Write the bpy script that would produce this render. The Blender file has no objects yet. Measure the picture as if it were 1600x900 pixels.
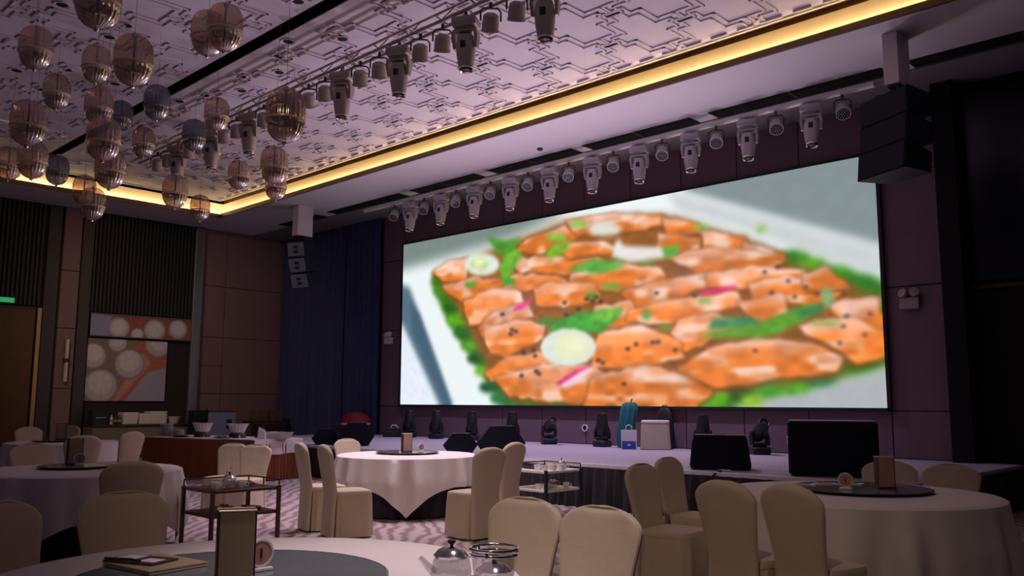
import bpy, bmesh, math, random
import numpy as np
from mathutils import Vector, Matrix, Euler

PI = math.pi
sc = bpy.context.scene
C = sc.collection
random.seed(7)

# ---------------------------------------------------------------- camera
cam_data = bpy.data.cameras.new('camera')
cam = bpy.data.objects.new('camera', cam_data)
C.objects.link(cam)
cam_data.sensor_width = 36.0
cam_data.lens = 36.0 * 1345.06 / 1600.0
cam_data.clip_end = 200
_yaw, _pitch, _roll = -0.766520, 0.131996, -0.0042094
_f = Vector((math.sin(_yaw) * math.cos(_pitch), math.cos(_yaw) * math.cos(_pitch), math.sin(_pitch)))
_r = Vector((math.cos(_yaw), -math.sin(_yaw), 0))
_u = _r.cross(_f)
_r2 = _r * math.cos(_roll) - _u * math.sin(_roll)
_u2 = _r * math.sin(_roll) + _u * math.cos(_roll)
_m = Matrix((_r2, _u2, -_f)).transposed().to_4x4()
_m.translation = Vector((0, 0, 1.45))
cam.matrix_world = _m
sc.camera = cam

# ---------------------------------------------------------------- world, exposure
w = bpy.data.worlds.new('world')
sc.world = w
w.use_nodes = True
w.node_tree.nodes['Background'].inputs[0].default_value = (0.33, 0.26, 0.42, 1)
w.node_tree.nodes['Background'].inputs[1].default_value = 0.03
sc.view_settings.view_transform = 'Standard'
sc.view_settings.look = 'None'
sc.view_settings.exposure = 0.0
sc.view_settings.gamma = 1.0
sc.view_settings.use_curve_mapping = False
sc.cycles.caustics_reflective = False


def lamp(name, kind, loc, target, power, col, size=0.1, angle=120, blend=1.0):
    d = bpy.data.lights.new(name, kind)
    d.energy = power
    d.color = col
    if kind == 'SPOT':
        d.spot_size = math.radians(angle)
        d.spot_blend = blend
        d.shadow_soft_size = size
    elif kind == 'AREA':
        d.size = size
    else:
        d.shadow_soft_size = size
    o = bpy.data.objects.new(name, d)
    C.objects.link(o)
    o.location = loc
    o.rotation_euler = (Vector(target) - Vector(loc)).to_track_quat('-Z', 'Y').to_euler()
    return o


MAUVE = (0.92, 0.78, 1.0)
ROSE = (1.0, 0.80, 0.88)
WARM = (1.0, 0.74, 0.50)
# spots added at the standing stage heads to brighten the ceiling
for x, p in ((-16.38, 30), (-15.39, 45), (-14.18, 80), (-12.93, 150), (-11.88, 220), (-10.5, 280), (-8.25, 290), (-7.17, 130)):
    lamp('ceiling_fill_light', 'SPOT', (x, 13.45, 1.32), (x + 1.2, 7.8, 6.7), p * 1.0, MAUVE, 0.08, 100, 1.0)
# house lights behind the photographer; last spot added to lift the left wall
for x, y, tx, ty, p, a in ((-1.2, -0.6, -4.0, 4.6, 380, 46), (-2.4, -0.6, -7.6, 6.2, 460, 36), (-16.8, 3.6, -23.4, 11.9, 560, 60)):
    lamp('house_fill_light', 'SPOT', (x, y, 6.6), (tx, ty, 0.6 if x > -10 else 1.9), p, WARM, 0.12, a, 1.0)
# spots added under the truss heads to brighten the table tops
for x, p in ((-7.617, 330), (-8.954, 470), (-10.29, 370), (-12.965, 50)):
    lamp('table_fill_light', 'SPOT', (x, 7.05, 5.52), (x - 0.1, 7.3, 0.0), p, ROSE, 0.06, 80, 1.0)
# overhead spot without a fixture, added to brighten the near foreground table
lamp('near_table_fill', 'SPOT', (-2.1, 2.9, 6.6), (-2.85, 2.55, 0.75), 900, ROSE, 0.08, 28, 1.0)
lamp('stage_fill_light', 'SPOT', (-9.0, 12.7, 5.36), (-9.2, 12.3, 0), 480, (0.80, 0.70, 1.0), 0.06, 125, 1.0)  # both spots are fill added below the front pipe to lift the stage
lamp('stage_fill_light', 'SPOT', (-13.4, 12.7, 5.36), (-13.4, 12.3, 0), 520, (0.76, 0.66, 1.0), 0.06, 125, 1.0)


# ---------------------------------------------------------------- materials
def mat(name, col, rough=0.6, metal=0.0, var=0.0, vscale=6.0, bump=0.0, bscale=60.0, spec=0.5, sheen=0.0, emit=None, estr=1.0, col2=None):
    m = bpy.data.materials.new(name)
    m.use_nodes = True
    nt = m.node_tree
    b = nt.nodes['Principled BSDF']
    b.inputs['Base Color'].default_value = (*col, 1)
    b.inputs['Roughness'].default_value = rough
    b.inputs['Metallic'].default_value = metal
    b.inputs['Specular IOR Level'].default_value = spec
    if sheen:
        b.inputs['Sheen Weight'].default_value = sheen
    tc = nt.nodes.new('ShaderNodeTexCoord')
    if var:
        n = nt.nodes.new('ShaderNodeTexNoise')
        n.inputs['Scale'].default_value = vscale
        n.inputs['Detail'].default_value = 4
        nt.links.new(tc.outputs['Object'], n.inputs['Vector'])
        r = nt.nodes.new('ShaderNodeMix')
        r.data_type = 'RGBA'
        c2 = col2 if col2 else tuple(max(0, c * (1 - var)) for c in col)
        r.inputs[6].default_value = (*c2, 1)
        r.inputs[7].default_value = (*(col if col2 else tuple(min(1, c * (1 + var)) for c in col)), 1)
        nt.links.new(n.outputs['Fac'], r.inputs[0])
        nt.links.new(r.outputs[2], b.inputs['Base Color'])
    if bump:
        n2 = nt.nodes.new('ShaderNodeTexNoise')
        n2.inputs['Scale'].default_value = bscale
        n2.inputs['Detail'].default_value = 3
        nt.links.new(tc.outputs['Object'], n2.inputs['Vector'])
        bp = nt.nodes.new('ShaderNodeBump')
        bp.inputs['Strength'].default_value = bump
        bp.inputs['Distance'].default_value = 0.02
        nt.links.new(n2.outputs['Fac'], bp.inputs['Height'])
        nt.links.new(bp.outputs['Normal'], b.inputs['Normal'])
    if emit:
        b.inputs['Emission Color'].default_value = (*emit, 1)
        b.inputs['Emission Strength'].default_value = estr
    return m


def glass_mat(name, tint, transp=0.6, gloss=0.2, dif=None, rough=0.08):
    """thin tinted glass: part clear, part mirror, part cloudy"""
    m = bpy.data.materials.new(name)
    m.use_nodes = True
    nt = m.node_tree
    for n in list(nt.nodes):
        nt.nodes.remove(n)
    out = nt.nodes.new('ShaderNodeOutputMaterial')
    t = nt.nodes.new('ShaderNodeBsdfTransparent')
    t.inputs[0].default_value = (*tint, 1)
    g = nt.nodes.new('ShaderNodeBsdfGlossy')
    g.inputs['Color'].default_value = (0.95, 0.93, 0.92, 1)
    g.inputs['Roughness'].default_value = rough
    d = nt.nodes.new('ShaderNodeBsdfDiffuse')
    d.inputs[0].default_value = (*(dif or tint), 1)
    noise = nt.nodes.new('ShaderNodeTexNoise')
    noise.inputs['Scale'].default_value = 9
    m1 = nt.nodes.new('ShaderNodeMixShader')
    m1.inputs[0].default_value = gloss / max(1e-6, 1 - transp)
    nt.links.new(d.outputs[0], m1.inputs[1])
    nt.links.new(g.outputs[0], m1.inputs[2])
    m2 = nt.nodes.new('ShaderNodeMixShader')
    m2.inputs[0].default_value = transp
    nt.links.new(m1.outputs[0], m2.inputs[1])
    nt.links.new(t.outputs[0], m2.inputs[2])
    nt.links.new(m2.outputs[0], out.inputs[0])
    return m


M = {}
M['ceiling'] = mat('ceiling paint', (0.74, 0.66, 0.73), 0.75, var=0.04)
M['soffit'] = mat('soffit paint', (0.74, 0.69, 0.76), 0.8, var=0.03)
M['soffit_shaded'] = mat('soffit shaded strip', (0.24, 0.22, 0.235), 0.8, var=0.05)  # shade on the rear soffit strip put into a darker colour
M['cove'] = mat('cove cream paint', (0.88, 0.78, 0.55), 0.6, var=0.04)
M['cove_trim'] = mat('cove trim brown', (0.10, 0.05, 0.03), 0.45, var=0.2)
M['void'] = mat('void black', (0.006, 0.006, 0.008), 0.9, var=0.2)
M['panel'] = mat('wall panel leather', (0.205, 0.125, 0.16), 0.62, var=0.12, vscale=2.0, bump=0.12, bscale=90)
M['panel_l'] = mat('side panel cloth', (0.23, 0.14, 0.15), 0.75, var=0.10, vscale=2.0, bump=0.1, bscale=90)
M['wall'] = mat('wall backing dark', (0.03, 0.02, 0.022), 0.8, var=0.2)
M['slat'] = mat('dark slat lacquer', (0.028, 0.022, 0.024), 0.5, var=0.2)
M['metal_trim'] = mat('blued steel trim', (0.20, 0.20, 0.24), 0.4, 0.6, var=0.1)
M['dark_trim'] = mat('dark bronze trim', (0.07, 0.06, 0.06), 0.45, 0.4, var=0.15)
M['curtain'] = mat('navy drape', (0.03, 0.042, 0.15), 0.85, var=0.25, vscale=3, sheen=0.2)
M['gold_wood'] = mat('golden wood door', (0.11, 0.055, 0.006), 0.45, var=0.3, vscale=3.0)
M['brass'] = mat('brass', (0.55, 0.38, 0.18), 0.3, 1.0, var=0.1)
M['cream'] = mat('cream chair cover', (0.60, 0.51, 0.395), 0.85, var=0.05, vscale=5, bump=0.18, bscale=9, sheen=0.15)
M['white_cloth'] = mat('white tablecloth', (0.76, 0.71, 0.72), 0.85, var=0.03, vscale=4, bump=0.12, bscale=14)
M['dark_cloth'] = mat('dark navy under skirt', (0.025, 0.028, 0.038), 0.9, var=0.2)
M['orange_cloth'] = mat('burnt orange skirt', (0.30, 0.095, 0.035), 0.8, var=0.12, vscale=5)
M['stage_skirt'] = mat('stage skirt charcoal', (0.030, 0.028, 0.036), 0.85, var=0.2)
M['stage_top'] = mat('stage carpet lilac grey', (0.40, 0.36, 0.46), 0.9, var=0.1, vscale=1.5, bump=0.15, bscale=40)
M['stage_edge'] = mat('pale stage edging', (0.75, 0.72, 0.78), 0.5, var=0.05)
M['black'] = mat('black plastic', (0.014, 0.014, 0.022), 0.5, var=0.3)
M['black_box'] = mat('black speaker paint', (0.010, 0.011, 0.026), 0.6, spec=0.3, var=0.25, bump=0.2, bscale=140)
M['grille'] = mat('black speaker grille', (0.008, 0.009, 0.022), 0.7, spec=0.25, var=0.3, vscale=120)
M['slate'] = mat('slate blue speaker face', (0.22, 0.24, 0.40), 0.6, var=0.1)
M['fixture'] = mat('grey lamp housing', (0.46, 0.395, 0.355), 0.42, 0.1, var=0.08)
M['fixture_light'] = mat('pale lamp housing', (0.56, 0.52, 0.55), 0.45, 0.1, var=0.06)
M['chrome'] = mat('polished steel', (0.75, 0.74, 0.76), 0.12, 1.0, var=0.04)
M['pipe'] = mat('white pipe', (0.85, 0.83, 0.86), 0.4, 0.1, var=0.04)
M['white'] = mat('white porcelain', (0.80, 0.77, 0.76), 0.3, var=0.03)
M['paper'] = mat('white paper', (0.82, 0.80, 0.82), 0.8, var=0.03)
M['card'] = mat('tan card', (0.40, 0.30, 0.19), 0.7, var=0.06, vscale=8)
M['pink_card'] = mat('rose card', (0.50, 0.27, 0.23), 0.65, var=0.05)
M['wood'] = mat('dark cherry wood', (0.085, 0.035, 0.026), 0.4, var=0.3, vscale=10)
M['brown_leather'] = mat('dark brown leather', (0.055, 0.022, 0.016), 0.45, var=0.2)
M['kraft'] = mat('brown box card', (0.13, 0.075, 0.05), 0.8, var=0.1)
M['red'] = mat('deep red fabric', (0.22, 0.012, 0.03), 0.8, var=0.15)
M['teal'] = mat('teal fabric', (0.012, 0.16, 0.20), 0.7, var=0.3, vscale=9)
M['blue'] = mat('blue print', (0.03, 0.10, 0.42), 0.5, var=0.1)
M['ink'] = mat('dark ink', (0.02, 0.02, 0.025), 0.6, var=0.1)
M['green_sign'] = mat('green exit light', (0.02, 0.25, 0.08), 0.5, emit=(0.05, 0.8, 0.25), estr=0.35, var=0.1)
M['led_warm'] = mat('warm light strip', (1, 0.8, 0.5), 0.5, emit=(1.0, 0.74, 0.40), estr=28.0)
M['beige'] = mat('beige counter laminate', (0.20, 0.155, 0.135), 0.6, var=0.08)
M['bottle_green'] = mat('green bottle glass', (0.02, 0.05, 0.02), 0.15, var=0.2)
M['cup_glass'] = glass_mat('clear glassware', (0.92, 0.90, 0.92), 0.62, 0.22, (0.7, 0.68, 0.7), 0.05)
M['pend_amber'] = glass_mat('amber ribbed glass', (0.80, 0.64, 0.53), 0.66, 0.20, (0.42, 0.26, 0.15), 0.10)
M['pend_amber_low'] = glass_mat('amber mirrored bowl', (0.70, 0.56, 0.48), 0.36, 0.46, (0.38, 0.25, 0.17), 0.12)
M['pend_grey'] = glass_mat('smoke blue ribbed glass', (0.45, 0.52, 0.62), 0.52, 0.14, (0.13, 0.16, 0.21), 0.15)
M['pend_grey_low'] = glass_mat('smoke blue bowl', (0.45, 0.50, 0.58), 0.40, 0.34, (0.15, 0.18, 0.22), 0.12)
M['rim'] = mat('pale metal rim', (0.80, 0.66, 0.48), 0.3, 0.25, var=0.1)
M['susan'] = mat('grey glass turntable', (0.20, 0.22, 0.24), 0.08, 0.0, var=0.1, spec=0.8)
M['susan_edge'] = mat('dark glass edge', (0.03, 0.03, 0.035), 0.2, var=0.1)


def carpet():
    m = mat('banquet carpet', (0.3, 0.23, 0.25), 0.95)
    nt = m.node_tree
    b = nt.nodes['Principled BSDF']
    tc = nt.nodes.new('ShaderNodeTexCoord')
    mp = nt.nodes.new('ShaderNodeMapping')
    mp.inputs['Rotation'].default_value = (0, 0, 0.75)
    nt.links.new(tc.outputs['Object'], mp.inputs[0])
    wv = nt.nodes.new('ShaderNodeTexWave')
    wv.wave_type = 'BANDS'
    wv.bands_direction = 'Y'
    wv.inputs['Scale'].default_value = 2.0
    wv.inputs['Distortion'].default_value = 9.0
    wv.inputs['Detail'].default_value = 3
    wv.inputs['Detail Scale'].default_value = 0.8
    nt.links.new(mp.outputs[0], wv.inputs[0])
    rp = nt.nodes.new('ShaderNodeValToRGB')
    e = rp.color_ramp.elements
    e[0].position = 0.15
    e[0].color = (0.26, 0.18, 0.19, 1)
    e[1].position = 0.85
    e[1].color = (0.47, 0.40, 0.42, 1)
    x = e.new(0.5)
    x.color = (0.42, 0.32, 0.35, 1)
    nt.links.new(wv.outputs['Fac'], rp.inputs[0])
    nt.links.new(rp.outputs[0], b.inputs['Base Color'])
    n = nt.nodes.new('ShaderNodeTexNoise')
    n.inputs['Scale'].default_value = 120
    nt.links.new(tc.outputs['Object'], n.inputs['Vector'])
    bp = nt.nodes.new('ShaderNodeBump')
    bp.inputs['Strength'].default_value = 0.3
    nt.links.new(n.outputs['Fac'], bp.inputs['Height'])
    nt.links.new(bp.outputs[0], b.inputs['Normal'])
    return m


M['carpet'] = carpet()


def mosaic():
    m = mat('black sparkle mosaic', (0.035, 0.038, 0.045), 0.25, 0.8)
    nt = m.node_tree
    b = nt.nodes['Principled BSDF']
    tc = nt.nodes.new('ShaderNodeTexCoord')
    v = nt.nodes.new('ShaderNodeTexVoronoi')
    v.inputs['Scale'].default_value = 22
    nt.links.new(tc.outputs['Object'], v.inputs['Vector'])
    bp = nt.nodes.new('ShaderNodeBump')
    bp.inputs['Strength'].default_value = 1.0
    bp.inputs['Distance'].default_value = 0.05
    nt.links.new(v.outputs['Color'], bp.inputs['Height'])
    nt.links.new(bp.outputs[0], b.inputs['Normal'])
    return m


M['mosaic'] = mosaic()


# ---------------------------------------------------------------- mesh builder
class MB:
    def __init__(s):
        s.v = []
        s.f = []

    def add(s, vs, fs):
        o = len(s.v)
        s.v += [tuple(p) for p in vs]
        s.f += [tuple(i + o for i in f) for f in fs]
        return s

    def box(s, x0, x1, y0, y1, z0, z1, mtx=None):
        p = [Vector(q) for q in ((x0, y0, z0), (x1, y0, z0), (x1, y1, z0), (x0, y1, z0), (x0, y0, z1), (x1, y0, z1), (x1, y1, z1), (x0, y1, z1))]
        if mtx:
            p = [mtx @ q for q in p]
        return s.add(p, [(0, 3, 2, 1), (4, 5, 6, 7), (0, 1, 5, 4), (1, 2, 6, 5), (2, 3, 7, 6), (3, 0, 4, 7)])

    def bbox(s, x0, x1, y0, y1, z0, z1, b=0.01, mtx=None):
        """box with chamfered vertical and horizontal edges"""
        rings = []
        for z, k in ((z0, b), (z0 + b, 0), (z1 - b, 0), (z1, b)):
            a0, a1, c0, c1 = x0 + k, x1 - k, y0 + k, y1 - k
            rings.append([(a0 + b, c0, z), (a1 - b, c0, z), (a1, c0 + b, z), (a1, c1 - b, z), (a1 - b, c1, z), (a0 + b, c1, z), (a0, c1 - b, z), (a0, c0 + b, z)])
        return s.loft(rings, mtx=mtx)

    def loft(s, rings, caps=True, closed=True, mtx=None):
        n = len(rings[0])
        vs = [Vector(p) for r in rings for p in r]
        if mtx:
            vs = [mtx @ p for p in vs]
        fs = []
        for i in range(len(rings) - 1):
            for j in range(n if closed else n - 1):
                k = (j + 1) % n
                fs.append((i * n + j, i * n + k, (i + 1) * n + k, (i + 1) * n + j))
        if caps:
            fs.append(tuple(reversed(range(n))))
            fs.append(tuple(range((len(rings) - 1) * n, len(rings) * n)))
        return s.add(vs, fs)

    def lathe(s, prof, n=24, c=(0, 0, 0), mtx=None, rib=0.0, nrib=0, caps=False):
        rings = []
        for r, z in prof:
            ring = []
            for j in range(n):
                a = 2 * PI * j / n
                q = r * (1 + rib * math.cos(nrib * a)) if rib else r
                ring.append((c[0] + q * math.cos(a), c[1] + q * math.sin(a), c[2] + z))
            rings.append(ring)
        return s.loft(rings, caps=caps, mtx=mtx)

    def rod(s, p0, p1, r0, r1=None, n=10):
        p0, p1 = Vector(p0), Vector(p1)
        r1 = r0 if r1 is None else r1
        d = p1 - p0
        q = d.to_track_quat('Z', 'Y').to_matrix().to_4x4()
        q.translation = p0
        return s.lathe([(r0, 0), (r1, d.length)], n, mtx=q, caps=True)

    def tube(s, pts, r, n=8, closed=False):
        pts = [Vector(p) for p in pts]
        rings = []
        m = len(pts)
        prev = None
        for i, p in enumerate(pts):
            if closed:
                t = pts[(i + 1) % m] - pts[i - 1]
            else:
                t = pts[min(i + 1, m - 1)] - pts[max(i - 1, 0)]
            t.normalize()
            if prev is None:
                a = t.orthogonal().normalized()
            else:
                a = (prev - t * prev.dot(t)).normalized()
            prev = a
            b = t.cross(a)
            rings.append([p + (a * math.cos(2 * PI * j / n) + b * math.sin(2 * PI * j / n)) * r for j in range(n)])
        if closed:
            rings.append(rings[0])
        return s.loft(rings, caps=not closed)

    def prism(s, poly, y0, y1, mtx=None, taper=1.0):
        """poly of (x, z) extruded along y"""
        cx = sum(p[0] for p in poly) / len(poly)
        r0 = [(x, y0, z) for x, z in poly]
        r1 = [(cx + (x - cx) * taper, y1, z) for x, z in poly]
        return s.loft([r0, r1], mtx=mtx)

    def mesh(s, name, material, smooth=False):
        me = bpy.data.meshes.new(name)
        me.from_pydata(s.v, [], s.f)
        bm = bmesh.new()
        bm.from_mesh(me)
        bmesh.ops.recalc_face_normals(bm, faces=bm.faces)
        bm.to_mesh(me)
        bm.free()
        me.materials.append(material)
        if smooth:
            me.polygons.foreach_set('use_smooth', [True] * len(me.polygons))
            try:
                me.set_sharp_from_angle(angle=math.radians(45))
            except Exception:
                pass
        me.update()
        return me

    def build(s, name, material, parent=None, smooth=False):
        o = bpy.data.objects.new(name, s.mesh(name, material, smooth))
        C.objects.link(o)
        if parent:
            o.parent = parent
        return o


def link_mesh(name, me, parent=None, loc=None, rot=None):
    o = bpy.data.objects.new(name, me)
    C.objects.link(o)
    if parent:
        o.parent = parent
    if loc is not None:
        o.location = loc
    if rot is not None:
        o.rotation_euler = rot
    return o


def tag(o, label, cat, group=None):
    o['label'] = label
    o['category'] = cat
    if group:
        o['group'] = group
    return o


def thing(name, label, cat, loc=(0, 0, 0), rz=0.0, group=None, rot=None):
    o = bpy.data.objects.new(name, None)
    o.empty_display_size = 0.1
    C.objects.link(o)
    o.location = loc
    o.rotation_euler = rot if rot else (0, 0, rz)
    return tag(o, label, cat, group)


def struct(o):
    o['kind'] = 'structure'
    return o


def copy_tree(o, parent=None):
    c = o.copy()
    C.objects.link(c)
    c.parent = parent
    for ch in list(o.children):
        copy_tree(ch, c)
    return c


ORD = ['first', 'second', 'third', 'fourth', 'fifth', 'sixth', 'seventh', 'eighth', 'ninth', 'tenth', 'eleventh', 'twelfth', 'thirteenth', 'fourteenth', 'fifteenth']

# ================================================================ SETTING
ZS, ZC = 6.40, 6.72            # soffit and patterned ceiling heights
YB, XL = 14.1, -23.4           # back wall and left wall planes
struct(MB().box(-23.6, 6, -4, 14.3, -0.1, 0).build('floor', M['carpet']))

# ---- back wall with panels
wb = struct(MB().box(-23.6, -4.25, YB, YB + 0.2, 0, 7).build('wall_back', M['wall']))


def wall_panels_x(parent, xs, zs, y, m, name='wall_panel'):
    for i in range(len(xs) - 1):
        for j in range(len(zs) - 1):
            g = 0.008
            MB().bbox(xs[i] + g, xs[i + 1] - g, y - 0.03, y + 0.005, zs[j] + g, zs[j + 1] - g, 0.005).build(name, m, parent)


cols = [-17.46, -16.25, -15.04, -13.83, -12.62, -11.41, -10.20, -8.99, -7.78, -6.57, -5.2]
wall_panels_x(wb, cols, [5.56, ZS], YB, M['panel'])
wall_panels_x(wb, cols, [0.6, 1.34], YB, M['panel'])
wall_panels_x(wb, [-18.35, -17.46], [0.6, 1.34, 3.3, 5.15, ZS], YB, M['panel'])
wall_panels_x(wb, [-5.2, -4.3], [0.6, 1.34, 3.3, 5.15, ZS], YB, M['panel'])

# ---- right-hand dark column and mosaic wall
struct(MB().box(-4.25, -3.95, YB - 0.35, YB + 0.2, 0, ZS).build('trim_1', M['void']))
wr = struct(MB().box(-3.95, 6, YB, YB + 0.2, 0, ZS).build('wall_right', M['void']))
for i in range(7):
    x0 = -3.93 + i * 1.0
    MB().bbox(x0, x0 + 0.985, YB - 0.04, YB + 0.01, 3.28, 6.2, 0.006).build('mosaic_panel', M['mosaic'], wr)
    MB().bbox(x0, x0 + 0.985, YB - 0.03, YB + 0.01, 0.05, 3.14, 0.006).build('lower_panel', M['void'], wr)
MB().bbox(-3.93, 3.05, YB - 0.05, YB + 0.01, 3.16, 3.22, 0.004).build('strip_moulding', M['brown_leather'], wr)

# ---- left wall
wl = struct(MB().box(XL - 0.2, XL, -4, YB, 0, 7).build('wall_left', M['wall']))


def wall_panels_y(parent, ys, zs, m, x=XL, d=0.03, name='wall_panel'):
    for i in range(len(ys) - 1):
        for j in range(len(zs) - 1):
            g = 0.008
            MB().bbox(x - 0.005, x + d, ys[i] + g, ys[i + 1] - g, zs[j] + g, zs[j + 1] - g, 0.005).build(name, m, parent)


wall_panels_y(wl, [11.42, 12.18], [0, 0.85, 1.66, 2.45, 3.27, 4.75, ZS], M['panel_l'])
wall_panels_y(wl, [12.18, YB], [0, 1.66, 3.27, 4.75, ZS], M['panel_l'])
wall_panels_y(wl, [7.66, 8.10], [0, 1.75, 3.27, 4.75, ZS], M['panel_l'], d=0.10)
# bronze uprights
for n, (y0, y1, d, mm) in enumerate([(7.30, 7.62, 0.06, 'dark_trim'), (8.12, 8.40, 0.12, 'dark_trim'), (11.17, 11.40, 0.14, 'metal_trim')]):
    struct(MB().bbox(XL, XL + d, y0, y1, 0, ZS, 0.01).build('trim_%d' % (n + 2), M[mm]))
struct(MB().bbox(XL + 0.13, XL + 0.16, 11.385, 11.415, 0, ZS, 0.004).build('trim_5', M['metal_trim']))
struct(MB().box(XL, XL + 0.04, 11.42, YB, 0, 0.12).build('baseboard_left', M['dark_trim']))
# slatted screens above the niche and above the door
sl_me = MB().box(0, 0.05, 0, 0.055, 0, 1).mesh('slat', M['slat'])
scr = thing('slatted_screen', 'dark vertical slat screen filling the recess above the dumpling banner', 'screen', (XL + 0.01, 8.42, 3.74))
MB().box(-0.005, 0.01, 0, 2.74, 0, ZS - 3.76).build('backing', M['void'], scr)
for i in range(27):
    o = link_mesh('slat', sl_me, scr, (0.01, 0.02 + i * 0.101, 0.01))
    o.scale = (1, 1, ZS - 3.78)
scr2 = thing('slatted_screen', 'dark vertical slat screen above the golden wooden door', 'screen', (XL + 0.01, 3.4, 3.78))
MB().box(-0.005, 0.01, 0, 3.88, 0, ZS - 3.80).build('backing', M['void'], scr2)
for i in range(38):
    o = link_mesh('slat', sl_me, scr2, (0.01, 0.02 + i * 0.101, 0.01))
    o.scale = (1, 1, ZS - 3.82)
# the golden double door
dr = struct(MB().box(XL, XL + 0.03, 3.5, 7.28, 0, 3.74).build('door_1', M['dark_trim']))
for y0, y1, hy in ((3.56, 5.36, 5.2), (5.38, 7.14, 5.55)):
    lf = MB().bbox(XL + 0.03, XL + 0.08, y0, y1, 0.02, 3.68, 0.008).build('door_leaf', M['gold_wood'], dr)
    for za, zb in ((2.35, 2.78), (1.78, 2.22)):
        MB().rod((XL + 0.13, hy + 0.72, za), (XL + 0.13, hy + 0.72, zb), 0.022).rod((XL + 0.07, hy + 0.72, (za + zb) / 2), (XL + 0.13, hy + 0.72, (za + zb) / 2), 0.012).build('door_handle', M['brass'], lf)
MB().bbox(XL + 0.03, XL + 0.14, 7.16, 7.27, 0, 3.74, 0.01).build('door_frame', M['brass'], dr)
ex = thing('exit_sign', 'small glowing green sign above the golden door', 'sign', (XL + 0.10, 6.45, 3.86))
MB().bbox(-0.04, 0.02, -0.2, 0.2, -0.07, 0.09, 0.01).build('housing', M['ink'], ex)
MB().bbox(0.018, 0.03, -0.18, 0.18, -0.05, 0.07, 0.004).build('lit_face', M['green_sign'], ex)
# wall sconce on the pilaster
s_ = thing('wall_sconce', 'slim twin-tube sconce on the rose pilaster beside the door', 'lamp', (XL + 0.16, 7.9, 2.45))
MB().rod((0.03, 0, 0.04), (0.03, 0, 0.53), 0.045, n=14).build('upper_tube', M['rim'], s_, True)
MB().rod((0.03, 0, -0.53), (0.03, 0, -0.04), 0.045, n=14).build('lower_tube', M['rim'], s_, True)
MB().bbox(-0.05, 0.08, -0.06, 0.06, -0.05, 0.05, 0.01).build('clamp', M['brown_leather'], s_)

# ---- soffit, cove and patterned ceiling (all children of the ceiling)
cl = struct(MB().box(-24, 6, -4, 14.3, 7.05, 7.15).build('ceiling', M['void']))
GR = [(-21.4, -19.4), (-19.0, -15.93), (-15.58, -13.3), (-12.95, -10.55), (-10.3, -7.85), (-7.5, -4.55), (-4.19, -1.2), (-0.85, 2.1)]
sf = MB().box(-23.4, 6, 11.0, 12.6, ZS, ZS + 0.05).box(-23.4, -21.6, -4, 11.0, ZS, ZS + 0.05)
xs = [-23.4] + [q for g in GR for q in g] + [6]
for i in range(0, len(xs), 2):
    sf.box(xs[i], xs[i + 1], 12.6, 12.98, ZS, ZS + 0.05)
sf.build('soffit', M['soffit'], cl)
MB().box(-23.4, 6, 12.98, YB, ZS - 0.02, ZS + 0.05).build('soffit_back_strip', M['soffit_shaded'], cl)
MB().box(-21.6, 6, 10.96, 11.0, ZS - 0.03, ZS + 0.07).box(-21.6, -21.56, -4, 11.0, ZS - 0.03, ZS + 0.07).build('cove_lip', M['cove_trim'], cl)
MB().box(-21.85, 6, 11.20, 11.24, ZS + 0.05, 6.82).box(-21.88, -21.84, -4, 11.24, ZS + 0.05, 6.82).build('cove_fascia', M['cove'], cl)
MB().box(-21.9, 6, 10.0, 11.34, 6.92, 6.96).box(-21.9, -20.2, -4, 11.0, 6.92, 6.96).box(-21.9, 6, 11.24, 11.30, 6.80, 6.95).build('cove_top', M['cove_trim'], cl)
MB().box(-21.75, 6, 11.12, 11.15, ZS + 0.052, ZS + 0.075).build('led_strip', M['led_warm'], cl)
MB().box(-21.78, -21.75, -4, 11.1, ZS + 0.052, ZS + 0.075).build('led_strip', M['led_warm'], cl)
# flat ceiling fields on both sides of the black slot
MB().box(-21.05, 6, 6.27, 10.70, ZC, ZC + 0.07).box(-21.05, 6, -4, 6.04, ZC, ZC + 0.07).box(-21.05, -20.15, 6.04, 6.27, ZC, ZC + 0.07).build('ceiling_field', M['ceiling'], cl)
MB().box(-21.05, 6, 10.70, 10.735, ZC - 0.02, ZC + 0.09).box(-21.085, -21.05, -4, 10.735, ZC - 0.02, ZC + 0.09).build('ceiling_edge', M['cove'], cl)
MB().box(-20.15, 6, 6.04, 6.27, 6.98, 7.04).box(-20.15, 6, 6.02, 6.04, ZC + 0.02, 7.0).box(-20.15, 6, 6.27, 6.29, ZC + 0.02, 7.0).build('ceiling_slot', M['void'], cl)
for x in (-8.2, -9.0, -10.55, -10.9, -12.9, -13.2, -13.6):
    MB().rod((x, 6.15, 6.70), (x, 6.15, 7.0), 0.008, n=6).build('hanging_rod', M['chrome'], cl)

# fretwork: stepped double ribs crossing at knots
AX, BY, HZ, WD = 0.64, 0.80, 0.02, 0.034


def fret_tile():
    mb = MB()
    base = [(0, 0), (0.15, 0), (0.15, 0.20), (0.31, 0.20), (0.31, 0.60), (0.56, 0.60), (0.56, 0.80), (0.64, 0.80)]

    def seg(p, q):
        x0, x1 = sorted((p[0], q[0]))
        y0, y1 = sorted((p[1], q[1]))
        h = WD / 2
        mb.box(x0 - h, x1 + h, y0 - h, y1 + h, -HZ, 0.0)
    for mx, ox in ((1, 0), (-1, 1.28)):
        for d in (0.055, -0.055):
            pts = [(ox + mx * (x + d), y - d) for x, y in base]
            for a, b in zip(pts[:-1], pts[1:]):
                seg(a, b)
    return mb.mesh('fretwork', M['ceiling'])


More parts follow.
